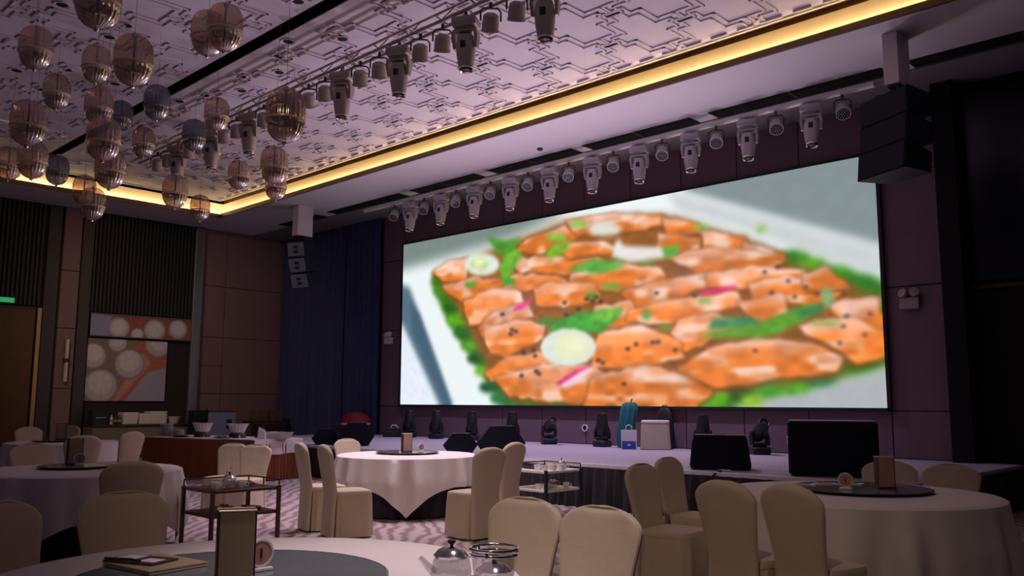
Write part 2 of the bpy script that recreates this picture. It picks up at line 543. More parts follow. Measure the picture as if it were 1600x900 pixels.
ft = fret_tile()
for rows in ([8.96 + 0.8 * k for k in range(-3, 2)], [5.08 - 0.8 * k for k in range(0, 5)]):
    for k, y in enumerate(rows):
        for i in range(-10, 6):
            x = -8.04 + 1.28 * i + 0.64 * (k % 2 if y > 6 else (k + 1) % 2) - (0.64 if y > 6 else 0)
            if x < -20.8 or (y < 6 and x > -4):
                continue
            link_mesh('fretwork', ft, cl, (x, y, ZC))
# short border dashes along the cove edge
dash = MB().box(0, 0.26, -0.02, 0.02, -0.035, 0).mesh('border_dash', M['ceiling'])
for i in range(44):
    link_mesh('border_dash', dash, cl, (-20.9 + i * 0.42, 10.60, ZC))

# recessed downlights
dl_ring = MB().lathe([(0.075, -0.005), (0.105, -0.012), (0.11, 0.0), (0.075, 0.0)], 20)
dl_me = dl_ring.mesh('ring', M['ceiling'], True)
dl_cup = MB().lathe([(0.078, -0.004), (0.05, -0.002), (0.001, -0.002)], 20).mesh('lamp_cup', M['void'], True)
DL = [(-11.96, 3.69, 'near the top edge left of the slot'), (-11.98, 4.55, 'between the two largest upper-left pendants'), (-12.56, 4.54, 'just left above the tall amber pendant'), (-14.97, 4.02, 'far left in the dark ceiling'),
      (-14.34, 4.57, 'beside the dim left pendant pair'), (-14.41, 5.35, 'under the pair of amber pendants near the slot'), (-15.61, 4.55, 'lowest at the dark left'),
      (-12.57, 6.65, 'just past the slot, nearest the truss'), (-13.16, 6.98, 'beside the truss left of the ribbed pendant'), (-13.83, 6.65, 'left of the pendant by the truss'), (-14.44, 6.48, 'right of the blue-grey pendant at the slot'),
      (-9.57, 5.82, 'at the top edge beside the slot'), (-10.79, 6.42, 'in the row of three beside the slot, nearest'), (-11.38, 6.62, 'in the row of three beside the slot, middle'), (-11.95, 6.97, 'in the row of three beside the slot, lowest'), (-10.13, 6.92, 'between the truss and the slot, apart from the row')]
for x, y, d in DL:
    if 6.0 < y < 6.3:
        y = 5.85
    t = thing('downlight', 'small dark round ceiling downlight ' + d, 'downlight', (x, y, ZC - 0.006), group='recessed ceiling downlights')
    link_mesh('ring', dl_me, t)
    link_mesh('lamp_cup', dl_cup, t)
t = thing('smoke_detector', 'tiny dark detector on the pale soffit above the pipe lamps', 'detector', (-11.0, 12.2, ZS - 0.0))
MB().lathe([(0.06, 0), (0.055, -0.03), (0.03, -0.045), (0.001, -0.045)], 16).build('detector_body', M['ink'], t, True)

# air grilles recessed in the soffit
for i, (x0, x1) in enumerate(GR[:7]):
    where = ['leftmost, behind the left speaker column', 'second from the left', 'third from the left', 'fourth from the left', 'third from the right', 'left of the right speaker column', 'right of the right speaker column'][i]
    g = thing('air_grille', 'long black air grille in the soffit, ' + where, 'grille', (x0, 12.6, ZS), group='air grilles along the soffit')
    L = x1 - x0
    MB().box(0, L, 0, 0.38, 0.014, 0.03).build('duct_back', M['void'], g)
    for k in range(4):
        MB().box(0.01, L - 0.01, 0.05 + k * 0.085, 0.062 + k * 0.085, 0.002, 0.014).build('slat', M['ink'], g)
    MB().box(L / 2 - 0.02, L / 2 + 0.02, 0.0, 0.38, -0.004, 0.013).build('divider', M['dark_trim'], g)

# ---- stage
st = thing('stage', 'low stage with lilac grey carpet and charcoal gathered skirt', 'stage', (0, 0, 0))
MB().bbox(-19.3, -3.4, 9.62, 14.06, 0.53, 0.60, 0.01).build('deck', M['stage_top'], st)
MB().bbox(-19.3, -3.4, 9.585, 9.62, 0.55, 0.605, 0.006).build('edge_strip', M['stage_edge'], st)


def pleat_strip(p0, p1, z0, z1, pitch, amp, n_per=6, seed=0, flare=1.5):
    """a gathered curtain hanging between two floor points"""
    rnd = random.Random(seed)
    p0, p1 = Vector((*p0, 0)), Vector((*p1, 0))
    d = p1 - p0
    L = d.length
    d.normalize()
    nrm = Vector((d.y, -d.x, 0))
    n = max(4, int(L / pitch * n_per))
    zs_ = [z1, z1 - (z1 - z0) * 0.15, z0 + (z1 - z0) * 0.45, z0]
    ph = 0
    phs = []
    for i in range(n + 1):
        phs.append(ph)
        ph += 2 * PI / n_per * (0.75 + 0.5 * rnd.random())
    rings = []
    for k, z in enumerate(zs_):
        a = amp * (0.5 + 0.5 * k * flare / 3)
        rings.append([p0 + d * (L * i / n) + nrm * (a * (1 + math.sin(phs[i] + 0.3 * k * math.sin(i * 0.37)))) + Vector((0, 0, z)) for i in range(n + 1)])
    mb = MB()
    mb.loft(rings, caps=False, closed=False)
    back = [[p - nrm * (0.012 + 0) for p in r] for r in rings]
    mb.loft(back, caps=False, closed=False)
    return mb


pleat_strip((-19.3, 9.60), (-3.4, 9.60), 0.01, 0.55, 0.17, 0.045, seed=3).build('stage_skirt', M['stage_skirt'], st, True)
pleat_strip((-3.4, 9.60), (-3.4, 14.0), 0.01, 0.55, 0.14, 0.02, seed=4).build('stage_skirt', M['stage_skirt'], st, True)

# ---- navy drapes in the corner
cu = thing('curtain', 'tall navy blue drapes in the corner left of the screen', 'curtain', (0, 0, 0))
for x0, x1, sd in ((-23.2, -21.6, 11), (-21.58, -19.9, 12), (-19.88, -18.38, 13)):
    pleat_strip((x0, 13.98), (x1, 13.98), 0.62 if x1 > -19.3 and x0 > -19.9 else 0.03, ZS - 0.02, 0.26, 0.045, seed=sd, flare=0.6).build('drape', M['curtain'], cu, True)
MB().rod((-23.3, 14.0, ZS - 0.03), (-18.38, 14.0, ZS - 0.03), 0.02).build('curtain_rail', M['dark_trim'], cu)


# ================================================================ LED WALL
PIC = [('p',(122,138,132),9,[-24,1062,323,1019,487,1026,323,921,-11,843]),
('p',(132,145,147),5,[667,1043,1029,1023,1022,602,892,762,792,885]),
('p',(205,210,212),6,[667,1018,792,877,891,757,1022,602,1019,483,926,582,822,749,690,908]),
('p',(232,239,250),4,[-62,535,9,474,134,-28,-55,-33]),
('p',(86,114,132),5,[-66,826,23,719,168,-28,130,-28,6,482,-64,659]),
('p',(70,98,118),4,[24,639,56,552,164,-28,146,-28,36,438]),
('p',(176,180,184),5,[716,-42,1002,152,1029,150,1026,-53]),
('p',(62,116,28),5,[100,797,272,852,464,934,666,881,821,695,870,633,1019,470,1014,164,882,74,760,-12,308,-24,146,477,89,741]),
('p',(70,150,30),4,[152,666,150,654,142,646,131,643,119,646,108,654,100,667,97,680,100,693,108,701,119,704,131,701,142,692,149,680]),
('p',(36,100,24),4,[181,565,179,553,171,544,161,541,149,543,138,551,131,563,128,576,130,589,138,597,149,600,160,598,171,590,178,578]),
('p',(90,170,30),4,[207,485,204,470,195,458,182,454,167,456,153,466,143,480,140,497,143,513,153,524,166,529,181,526,195,516,204,501]),
('p',(40,105,30),4,[224,408,221,394,213,383,200,378,186,380,174,389,165,402,161,418,165,433,173,444,186,448,200,446,212,437,221,424]),
('p',(80,160,40),4,[240,333,238,320,230,310,218,305,206,306,194,314,186,326,182,340,185,354,193,365,205,369,218,367,230,360,238,347]),
('p',(30,90,35),4,[258,259,256,246,248,235,237,230,224,231,212,238,204,250,201,265,204,278,212,289,224,294,236,292,248,285,255,273]),
('p',(110,180,50),4,[274,187,272,174,264,164,254,159,242,160,232,166,224,177,222,190,224,203,232,213,242,218,254,217,264,210,271,200]),
('p',(28,90,40),4,[295,98,292,84,284,72,272,66,259,66,248,73,239,85,236,99,239,114,247,125,259,131,272,131,284,124,292,112]),
('p',(40,120,60),4,[333,38,330,22,320,9,307,1,292,1,279,8,269,22,266,38,269,55,279,69,292,76,307,76,320,68,329,55]),
('p',(50,130,35),4,[904,608,902,592,895,581,885,577,874,580,864,591,857,607,855,625,857,641,865,652,875,656,886,652,896,641,902,626]),
('p',(90,170,40),4,[930,573,927,559,921,549,912,545,902,548,893,557,887,571,885,588,888,602,894,613,903,616,913,613,922,603,928,589]),
('p',(60,150,35),4,[966,523,964,508,957,497,948,492,938,495,929,505,922,520,920,537,923,552,929,563,939,568,949,564,958,554,964,540]),
('p',(40,120,40),4,[997,476,994,460,988,448,978,443,967,446,958,456,951,471,949,489,952,506,959,518,969,522,979,519,989,509,995,494]),
('p',(60,160,50),4,[859,83,856,66,849,53,839,46,827,46,817,54,810,67,808,84,810,101,818,114,828,121,840,121,850,113,857,99]),
('p',(30,80,25),4,[809,65,806,48,799,35,788,27,776,27,765,35,757,49,755,66,758,83,766,97,777,104,789,104,800,96,807,82]),
('p',(80,165,40),4,[901,95,898,76,890,61,878,53,866,53,854,62,846,77,844,97,847,116,855,131,867,138,880,138,891,129,898,113]),
('p',(90,180,30),4,[772,43,768,24,759,8,746,-2,732,-2,718,7,709,23,706,44,709,64,719,81,732,89,747,89,760,80,769,63]),
('p',(40,120,70),4,[934,119,931,103,924,91,915,84,904,84,895,92,888,105,886,121,889,137,896,150,905,156,916,156,925,148,931,135]),
('p',(50,110,20),4,[986,178,984,163,977,151,968,145,959,146,950,153,944,166,942,182,944,198,951,210,960,216,970,215,978,207,984,194]),
('p',(100,150,40),4,[1008,213,1006,200,1001,191,994,185,985,186,978,193,973,204,972,217,974,230,979,240,986,245,995,244,1002,237,1007,226]),
('p',(120,200,60),4,[708,29,705,14,698,2,688,-5,677,-5,666,2,659,14,657,29,660,45,667,57,677,64,689,64,699,57,706,44]),
('p',(150,200,40),4,[826,30,824,18,819,9,812,4,803,3,796,9,791,18,789,30,791,41,797,51,804,56,812,56,819,51,824,41]),
('p',(150,92,38),7,[143,811,272,874,457,961,666,894,821,707,868,607,960,486,995,414,992,240,928,132,750,66,683,21,325,38,265,187,193,488,125,731]),
('s',None,0,[457,961,550,961,660,906,668,850,603,845,479,874]),
('s',None,0,[356,897,450,940,486,848,404,809,323,838]),
('s',None,0,[660,906,730,830,736,783,671,787]),
('s',None,0,[730,806,806,735,810,671,735,685]),
('s',None,0,[801,720,866,649,868,601,805,622]),
('s',None,0,[94,799,143,850,200,854,197,711,125,731]),
('s',None,0,[125,704,219,735,307,681,323,623,183,602,145,641]),
('s',None,0,[323,802,434,782,521,765,549,694,449,675,340,725]),
('s',None,0,[427,839,536,832,569,761,464,755]),
('s',None,0,[653,825,730,764,723,695,646,725]),
('s',None,0,[664,697,746,720,831,661,865,613,840,577,734,600]),
('s',None,0,[471,685,562,706,652,652,670,580,562,562,464,614]),
('s',None,0,[323,712,434,686,464,630,372,610,315,643]),
('s',None,0,[192,600,272,647,343,618,353,545,273,473,211,447]),
('s',None,0,[377,626,434,645,524,611,529,522,449,514,385,528]),
('s',None,0,[581,557,651,591,739,604,744,545,675,488,594,463]),
('s',None,0,[739,590,820,608,894,571,898,525,829,502,744,530]),
('s',None,0,[809,541,879,543,934,499,958,456,905,416,818,449]),
('s',None,0,[893,545,926,572,962,473,899,476]),
('s',None,0,[231,437,281,525,364,550,379,470,324,428,265,312]),
('s',None,0,[520,491,594,507,613,410,561,372,513,412]),
('s',None,0,[247,416,324,463,407,431,397,348,308,265,265,294]),
('s',None,0,[594,469,687,500,788,510,799,445,732,396,650,382,587,408]),
('s',None,0,[686,396,743,420,786,363,742,299,696,241,668,340]),
('s',None,0,[924,417,997,431,1000,293,949,327]),
('s',None,0,[881,339,932,363,971,343,1000,288,1000,199,964,168,930,242]),
('s',None,0,[250,181,308,255,388,281,456,241,403,155,274,137]),
('s',None,0,[527,361,613,385,687,298,691,218,611,174,513,197]),
('s',None,0,[787,462,861,478,869,384,817,352]),
('s',None,0,[279,144,403,212,519,193,566,106,525,1,325,45]),
('s',None,0,[512,133,611,195,695,151,742,72,711,4,498,0]),
('s',None,0,[684,169,741,257,816,295,914,249,942,195,930,134,834,118,751,80]),
('p',(120,185,45),3,[401,800,427,839,467,852,458,801,428,773]),
('p',(110,180,50),3,[289,758,314,902,353,817,336,779,310,666,300,676]),
('p',(90,170,70),3,[457,706,521,739,586,692,565,667,521,660]),
('p',(70,160,60),3,[408,390,434,443,485,473,581,472,564,419,534,360,449,367]),
('p',(120,190,70),3,[499,431,534,479,581,466,548,415]),
('p',(70,140,90),3,[737,343,748,393,807,388,832,363,817,333]),
('p',(95,160,45),3,[720,320,786,344,822,354,837,368,877,409,915,422,897,365,851,306,826,296,742,305]),
('p',(130,175,120),3,[919,431,917,479,932,481,937,427,923,389]),
('p',(60,130,80),3,[877,401,919,421,921,384,881,365]),
('p',(80,150,50),3,[254,955,306,913,348,918,323,848,289,831]),
('p',(90,170,60),3,[653,744,691,749,686,696,647,697]),
('p',(80,160,50),3,[228,684,226,677,221,671,214,670,206,672,199,677,193,685,192,694,193,702,198,707,206,708,214,706,221,701,226,693]),
('p',(70,150,45),3,[335,673,333,664,327,658,319,656,311,659,302,665,297,674,295,684,297,693,302,699,310,701,319,698,327,692,333,683]),
('p',(110,180,70),3,[576,580,574,574,568,570,560,569,550,572,541,577,535,584,533,592,535,598,542,602,550,603,560,600,568,595,574,588]),
('p',(90,150,60),3,[528,548,526,540,522,534,517,532,511,533,505,538,501,546,500,555,501,563,505,569,511,571,517,570,522,565,526,557]),
('p',(120,190,60),3,[458,869,456,861,449,856,440,856,429,860,419,867,412,877,410,887,412,895,419,900,429,900,440,896,449,888,456,878]),
('p',(90,170,60),3,[645,685,643,681,638,678,631,678,623,680,616,685,611,691,609,697,611,702,616,704,623,705,631,702,638,697,643,691]),
('p',(130,190,60),3,[507,923,505,917,499,913,491,914,482,917,474,924,468,932,466,940,468,947,474,950,482,950,491,946,499,940,505,932]),
('p',(120,170,60),3,[746,472,745,467,741,464,735,463,729,464,724,467,720,472,719,478,720,483,724,486,730,487,736,485,741,482,745,477]),
('p',(120,160,60),3,[676,362,675,357,671,354,665,352,658,353,653,357,649,361,647,367,649,372,653,375,659,377,665,376,671,372,675,368]),
('p',(100,160,70),3,[635,430,634,419,632,412,628,408,623,408,619,414,616,423,615,434,617,444,619,452,623,456,628,455,632,450,635,441]),
('p',(80,170,80),3,[585,737,584,723,581,713,578,708,574,709,570,717,567,729,567,743,568,757,570,767,574,772,578,770,582,763,584,751]),
('p',(130,190,90),3,[746,808,744,804,740,802,734,802,726,805,720,810,716,816,714,821,716,826,720,828,727,828,734,825,740,820,744,814]),
('p',(160,205,110),3,[842,760,841,753,838,749,834,747,830,749,826,754,823,761,822,769,823,776,826,780,830,782,835,780,839,775,841,768]),
('p',(60,140,55),3,[435,436,433,429,426,424,417,423,406,425,396,430,389,437,386,445,389,452,396,456,406,458,417,456,426,451,433,444]),
('p',(120,160,70),3,[946,335,943,331,937,329,928,328,917,330,908,334,901,338,899,343,901,348,908,350,917,350,928,348,937,345,944,340]),
('p',(235,228,226),3,[560,787,571,825,583,782,657,749,662,698,595,695,556,740]),
('p',(225,236,225),3,[291,783,286,756,273,737,253,730,231,737,211,756,196,784,191,815,196,843,210,862,230,868,253,860,273,841,286,813]),
('p',(215,228,170),3,[263,792,261,775,253,763,243,759,231,762,220,774,212,790,209,809,212,826,220,838,230,843,242,839,253,827,261,810]),
('p',(225,225,215),4,[578,868,574,854,565,845,550,844,535,850,520,863,510,879,506,897,510,911,520,920,535,921,551,914,565,901,574,885]),
('p',(225,232,222),2,[522,289,516,248,499,216,474,199,446,201,419,223,401,259,394,304,401,347,420,380,446,395,475,390,500,367,517,331]),
('p',(232,238,190),3,[507,297,503,269,492,248,476,237,458,239,442,253,430,277,426,307,430,335,442,357,459,367,477,364,493,349,504,325]),
('p',(240,243,205),2,[499,308,497,291,490,278,480,272,469,273,459,282,452,296,450,314,453,331,459,343,469,350,480,348,490,339,497,325]),
('p',(225,40,110),2,[724,500,727,520,788,530,790,518,755,504]),
('p',(225,60,130),2,[324,513,333,539,369,569,372,551,348,515]),
('p',(240,215,225),3,[431,101,484,183,530,208,484,115,455,90]),
('p',(225,50,120),2,[428,111,477,183,519,209,484,167,441,104]),
('p',(60,50,52),1.5,[305,499,305,495,303,492,300,491,297,491,294,494,292,497,292,501,292,505,294,508,297,509,300,509,303,507,305,503]),
('p',(60,50,52),1.5,[330,409,330,406,328,403,325,401,322,402,320,404,318,408,317,412,318,415,320,418,322,420,325,419,328,417,330,414]),
('p',(60,50,52),1.5,[340,397,340,394,338,391,335,389,332,390,330,392,328,395,327,399,328,403,330,406,332,408,335,407,338,405,340,401]),
('p',(60,50,52),1.5,[327,385,327,382,325,379,322,377,319,378,316,380,315,383,314,387,315,391,316,394,319,396,322,395,325,393,327,389]),
('p',(60,50,52),1.5,[360,281,359,277,357,274,355,272,352,273,349,275,348,278,347,282,348,286,349,289,352,290,355,290,357,288,359,285]),
('p',(60,50,52),1.5,[385,291,384,288,383,285,380,283,377,284,375,286,373,289,372,293,373,297,375,300,377,301,380,301,383,299,384,295]),
('p',(60,50,52),1.5,[388,261,387,257,386,254,383,252,380,253,378,255,376,258,376,262,376,266,378,268,380,270,383,270,386,268,387,264]),
('p',(60,50,52),1.5,[458,528,457,525,456,522,453,521,451,521,448,524,447,527,446,531,447,535,448,537,451,538,453,538,456,536,457,532]),
('p',(60,50,52),1.5,[490,488,489,485,487,482,485,481,483,481,480,484,479,487,478,491,479,494,480,497,483,498,485,498,487,495,489,492]),
('p',(60,50,52),1.5,[521,524,520,520,518,518,516,517,514,517,512,519,510,523,509,526,510,530,512,532,514,534,516,533,519,531,520,528]),
('p',(60,50,52),1.5,[462,464,461,461,460,458,457,457,455,457,453,459,451,463,450,467,451,470,453,473,455,474,458,474,460,471,461,468]),
('p',(60,50,52),1.5,[508,536,508,533,506,530,504,529,501,530,499,532,497,535,497,539,497,543,499,545,501,546,504,546,506,544,508,540]),
('p',(60,50,52),1.5,[529,541,528,538,527,535,525,534,522,535,520,537,518,540,518,544,518,547,520,550,522,551,525,550,527,548,528,545]),
('p',(60,50,52),1.5,[538,516,538,513,536,510,534,509,532,510,530,512,528,515,527,519,528,522,530,525,532,526,534,526,536,523,538,520]),
('p',(60,50,52),1.5,[391,179,391,175,389,173,386,171,384,171,381,173,379,176,379,180,379,184,381,187,384,188,386,188,389,186,391,183]),
('p',(60,50,52),1.5,[397,165,397,162,395,159,392,157,390,157,387,159,386,162,385,166,386,170,387,173,390,174,392,174,395,172,397,169]),
('p',(60,50,52),1.5,[532,224,531,220,530,218,528,216,525,217,523,218,521,221,521,225,521,228,523,231,525,233,528,232,530,231,531,228]),
('p',(60,50,52),1.5,[541,211,541,207,539,204,537,203,535,203,532,205,531,208,530,211,531,215,532,218,535,219,537,219,539,217,541,214]),
('p',(60,50,52),1.5,[593,274,592,270,591,268,589,267,586,267,584,269,583,272,583,275,583,279,584,281,587,282,589,282,591,280,592,277]),
('p',(60,50,52),1.5,[610,293,609,290,608,287,606,286,603,286,601,288,600,291,599,295,600,298,601,301,603,302,606,302,608,300,609,297]),
('p',(60,50,52),1.5,[652,300,651,297,650,294,648,293,646,293,644,295,642,298,642,301,642,305,644,307,646,308,648,308,650,306,651,303]),
('p',(60,50,52),1.5,[683,257,683,254,682,252,680,250,678,251,676,252,675,255,674,258,675,262,676,264,678,266,680,265,682,264,683,261]),
('p',(60,50,52),1.5,[839,574,839,571,837,569,836,568,834,569,832,571,831,574,831,577,831,580,832,582,834,583,836,582,838,580,839,578]),
('p',(60,50,52),1.5,[859,590,859,587,858,585,856,584,854,585,853,587,852,590,851,593,852,596,853,598,854,599,856,598,858,596,859,594]),
('p',(60,50,52),1.5,[875,526,874,523,873,520,872,520,870,520,868,522,867,525,867,528,867,531,869,533,870,534,872,533,873,531,874,529]),
('p',(60,50,52),1.5,[849,483,848,480,847,478,846,477,844,478,842,479,841,482,841,485,841,488,842,491,844,492,846,491,847,489,848,487]),
('p',(60,50,52),1.5,[883,456,883,453,882,451,880,450,879,450,877,452,876,455,876,458,876,461,877,463,879,464,881,463,882,462,883,459]),
('p',(60,50,52),1.5,[901,494,901,491,899,489,898,488,896,489,895,490,894,493,893,496,894,499,895,501,896,502,898,502,900,500,901,497]),
('p',(60,50,52),1.5,[953,455,953,452,952,450,950,449,949,449,947,451,946,453,946,456,946,459,947,461,949,462,950,462,952,460,953,458]),
('p',(60,50,52),1.5,[916,458,916,456,915,453,913,453,912,453,910,455,909,457,909,460,909,463,910,465,912,466,913,466,915,464,916,462]),
('p',(60,50,52),1.5,[956,361,955,359,954,356,953,355,951,356,950,357,949,360,949,363,949,366,950,368,952,369,953,368,955,367,956,364]),
('p',(60,50,52),1.5,[988,365,987,362,986,360,985,359,983,360,982,361,981,364,981,367,981,369,982,371,984,372,985,372,986,371,987,368]),
('p',(60,50,52),1.5,[979,284,979,281,978,279,977,278,975,278,974,279,973,282,973,285,973,288,974,290,975,291,977,291,978,289,979,287]),
('p',(60,50,52),1.5,[945,256,944,253,943,251,942,250,940,250,939,251,938,254,937,257,938,260,939,262,940,263,942,263,943,261,944,259]),
('p',(60,50,52),1.5,[951,321,950,318,949,316,948,315,946,316,945,317,944,320,944,323,944,325,945,327,947,329,948,328,950,327,951,324]),
('p',(60,50,52),1.5,[820,239,819,236,818,234,816,233,815,233,813,234,812,237,811,240,812,243,813,245,815,247,817,246,818,245,819,242]),
('p',(60,50,52),1.5,[720,501,720,498,719,495,717,494,715,495,713,497,712,500,711,503,712,506,713,509,715,510,717,509,719,507,720,504]),
('p',(60,50,52),1.5,[651,530,650,527,649,524,647,523,645,524,643,526,642,529,641,533,642,536,643,538,645,539,647,539,649,537,650,534]),
('p',(60,50,52),1.5,[642,298,641,295,640,292,638,291,636,291,634,293,633,296,632,300,633,303,634,306,636,307,638,306,640,305,641,302]),
('p',(60,50,52),1.5,[584,105,584,102,582,99,580,98,578,98,576,99,574,102,574,106,574,109,576,112,578,113,580,113,582,112,584,109]),
('p',(60,50,52),1.5,[355,158,354,154,353,151,350,149,347,149,345,151,343,154,342,158,343,162,345,165,347,167,350,167,353,165,354,161])]


def paint(W, H, shapes, bg, seed=1, soft=2):
    """paint a list of flat shapes (coordinates in thousandths of the panel) into an array"""
    rng = np.random.default_rng(seed)
    img = np.zeros((H, W, 3), np.float32)
    img[:] = np.array(bg) / 255.0

    def vnoise(h, w_, sy, sx):
        g = rng.random((max(2, int(h / sy) + 3), max(2, int(w_ / sx) + 3))).astype(np.float32)
        yy = np.arange(h) / sy
        xx = np.arange(w_) / sx
        y0 = yy.astype(int)
        x0 = xx.astype(int)
        fy = (yy - y0)[:, None]
        fx = (xx - x0)[None, :]
        fy = fy * fy * (3 - 2 * fy)
        fx = fx * fx * (3 - 2 * fx)
        a = g[y0][:, x0]
        b = g[y0][:, x0 + 1]
        c = g[y0 + 1][:, x0]
        d = g[y0 + 1][:, x0 + 1]
        return (a * (1 - fx) + b * fx) * (1 - fy) + (c * (1 - fx) + d * fx) * fy

    def blur(m, r):
        r = int(round(r))
        if r < 1:
            return m
        for _ in range(2):
            for ax in (0, 1):
                p = np.pad(m, [(r + 1, r) if k == ax else (0, 0) for k in (0, 1)], mode='edge')
                cs = np.cumsum(p, axis=ax)
                n = 2 * r + 1
                m = (cs[n:] - cs[:-n]) / n if ax == 0 else (cs[:, n:] - cs[:, :-n]) / n
        return m

    for kind, col, bl, flat in shapes:
        P = np.array(flat, float).reshape(-1, 2) / 1000.0
        P = P * [W, H]
        if kind == 's':
            P = P.mean(0) + (P - P.mean(0)) * 1.04
        s_ = W / 750.0
        pad = int(4 + 4 * bl * s_)
        x0, x1 = max(0, int(P[:, 0].min()) - pad), min(W, int(P[:, 0].max()) + pad)
        y0, y1 = max(0, int(P[:, 1].min()) - pad), min(H, int(P[:, 1].max()) + pad)
        if x1 <= x0 or y1 <= y0:
            continue
        X, Y = np.meshgrid(np.arange(x0, x1) + 0.5, np.arange(y0, y1) + 0.5)
        if kind == 's':        # wobble the outline of the fish pieces
            X = X + (vnoise(*X.shape, 12 * s_, 12 * s_) - 0.5) * 6 * s_
            Y = Y + (vnoise(*Y.shape, 12 * s_, 12 * s_) - 0.5) * 5 * s_
        m = np.zeros(X.shape, bool)
        n = len(P)
        for i in range(n):
            xa, ya = P[i]
            xb, yb = P[(i + 1) % n]
            c = ((ya > Y) != (yb > Y)) & (X < (xb - xa) * (Y - ya) / (yb - ya + 1e-9) + xa)
            m ^= c
        m = m.astype(np.float32)
        if kind == 's':
            h = (Y - P[:, 1].min()) / max(1, P[:, 1].max() - P[:, 1].min())
            n1 = vnoise(*X.shape, 11 * s_, 30 * s_)
            n2 = vnoise(*X.shape, 8 * s_, 15 * s_)
            tone = 0.93 + 0.16 * rng.random()
            t = np.clip((h - 0.40 + (n1 - 0.5) * 0.55) * 2.2, 0, 1)[..., None]
            lo = tone * np.array([0.92, 0.50, 0.20]) * (0.86 + 0.22 * n2[..., None])
            hi = tone * np.array([0.95, 0.70, 0.58]) * (0.92 + 0.16 * n2[..., None])
            c = lo * (1 - t) + hi * t
            k = (np.clip((n1 - 0.50) * 2.4, 0, 0.75) * np.clip((n2 - 0.2) * 2, 0, 1))[..., None]
            c = c * (1 - k) + np.array([0.97, 0.86, 0.80]) * k
            sh = np.zeros_like(m)
            q = int(4 * s_)
            sh[:-q] = m[q:]
            sh = blur(np.maximum(sh, m), 4 * s_)[..., None] * 0.55
            img[y0:y1, x0:x1] = img[y0:y1, x0:x1] * (1 - sh) + np.array([0.42, 0.22, 0.08]) * sh
            edge = blur(m, 4 * s_)
            c = c * np.clip(0.72 + 0.36 * edge[..., None], 0, 1)
            m = blur(m, 2.0 * s_)[..., None]
        else:
            n2 = vnoise(*X.shape, 7 * s_, 9 * s_)[..., None]
            dark = 0.015 if max(col) - min(col) < 50 else 0.10
            c = np.array(col) / 255.0 * (1 - dark + 2 * dark * n2)
            m = blur(m, bl * s_)[..., None]
        img[y0:y1, x0:x1] = img[y0:y1, x0:x1] * (1 - m) + np.clip(c, 0, 1) * m
    for k in range(3):
        img[..., k] = blur(img[..., k], soft)
    return img


def picture_material(name, img, strength=None, rough=0.5):
    H, W = img.shape[:2]
    im = bpy.data.images.new(name, W, H, alpha=False)
    px = np.ones((H, W, 4), np.float32)
    px[..., :3] = img
    im.pixels.foreach_set(px.ravel())
    im.update()
    im.pack()
    m = mat(name, (0.02, 0.02, 0.02), rough)
    nt = m.node_tree
    b = nt.nodes['Principled BSDF']
    ti = nt.nodes.new('ShaderNodeTexImage')
    ti.image = im
    ti.extension = 'EXTEND'
    uvn = nt.nodes.new('ShaderNodeUVMap')
    nt.links.new(uvn.outputs[0], ti.inputs[0])
    if strength:
        nt.links.new(ti.outputs[0], b.inputs['Emission Color'])
        b.inputs['Emission Strength'].default_value = strength
    else:
        nt.links.new(ti.outputs[0], b.inputs['Base Color'])
    return m


def picture_quad(name, p00, p10, p11, p01, m, parent):
    me = bpy.data.meshes.new(name)
    me.from_pydata([p00, p10, p11, p01], [], [(0, 1, 2, 3)])
    uv = me.uv_layers.new(name='UVMap')
    for i, c in enumerate(((0, 0), (1, 0), (1, 1), (0, 1))):
        uv.data[i].uv = c
    me.materials.append(m)
    o = bpy.data.objects.new(name, me)
    C.objects.link(o)
    o.parent = parent
    return o


SX0, SX1, SZ0, SZ1 = -17.42, -5.24, 1.385, 5.515
scn = thing('led_screen', 'huge lit video wall showing salmon pieces, eggs and greens in a white tray', 'screen', ((SX0 + SX1) / 2, 14.0, SZ0))
hw, hh = (SX1 - SX0) / 2, SZ1 - SZ0
MB().box(-hw - 0.05, hw + 0.05, 0.008, 0.06, -0.05, hh + 0.05).build('cabinet', M['ink'], scn)
fr = MB()
for a in ((-hw - 0.06, hw + 0.06, -0.05, -0.002), (-hw - 0.06, hw + 0.06, hh + 0.002, hh + 0.04)):
    fr.box(a[0], a[1], -0.012, 0.012, a[2], a[3])
for a in ((-hw - 0.06, -hw - 0.002), (hw + 0.002, hw + 0.06)):
    fr.box(a[0], a[1], -0.012, 0.012, -0.05, hh + 0.04)
fr.build('bezel', M['ink'], scn)
pimg = paint(1500, 509, PIC, (238, 246, 248), 5)
picture_quad('display', (-hw, 0, 0), (hw, 0, 0), (hw, 0, hh), (-hw, 0, hh), picture_material('screen picture', pimg, 1.0), scn)

# ---- dumpling banner and poster in the left recess


def dumplings(W, H, blobs, strips):
    sh = []
    for c, b, pts in strips:
        sh.append(('p', c, b, pts))
    for cx, cy, r in blobs:
        k = 1.0 * W / H
        for rr, c, dy in ((1.04, (150, 138, 140), -12), (0.95, (196, 188, 191), 0), (0.7, (220, 214, 217), 40)):
            sh.append(('p', c, 4, [int(q) for a in range(14) for q in (cx + r * rr * math.cos(a * PI / 7) / k * 1.0, cy + dy + r * rr * math.sin(a * PI / 7))]))
        for a in range(7):
            t = a * 2 * PI / 7
            sh.append(('p', (190, 182, 184), 5, [int(q) for q in (cx + r * .1 * math.cos(t) / k, cy + 60 + r * .1 * math.sin(t), cx + r * .85 * math.cos(t + .3) / k, cy + r * .85 * math.sin(t + .3), cx + r * .8 * math.cos(t + .4) / k, cy + r * .8 * math.sin(t + .4))]))
    return sh


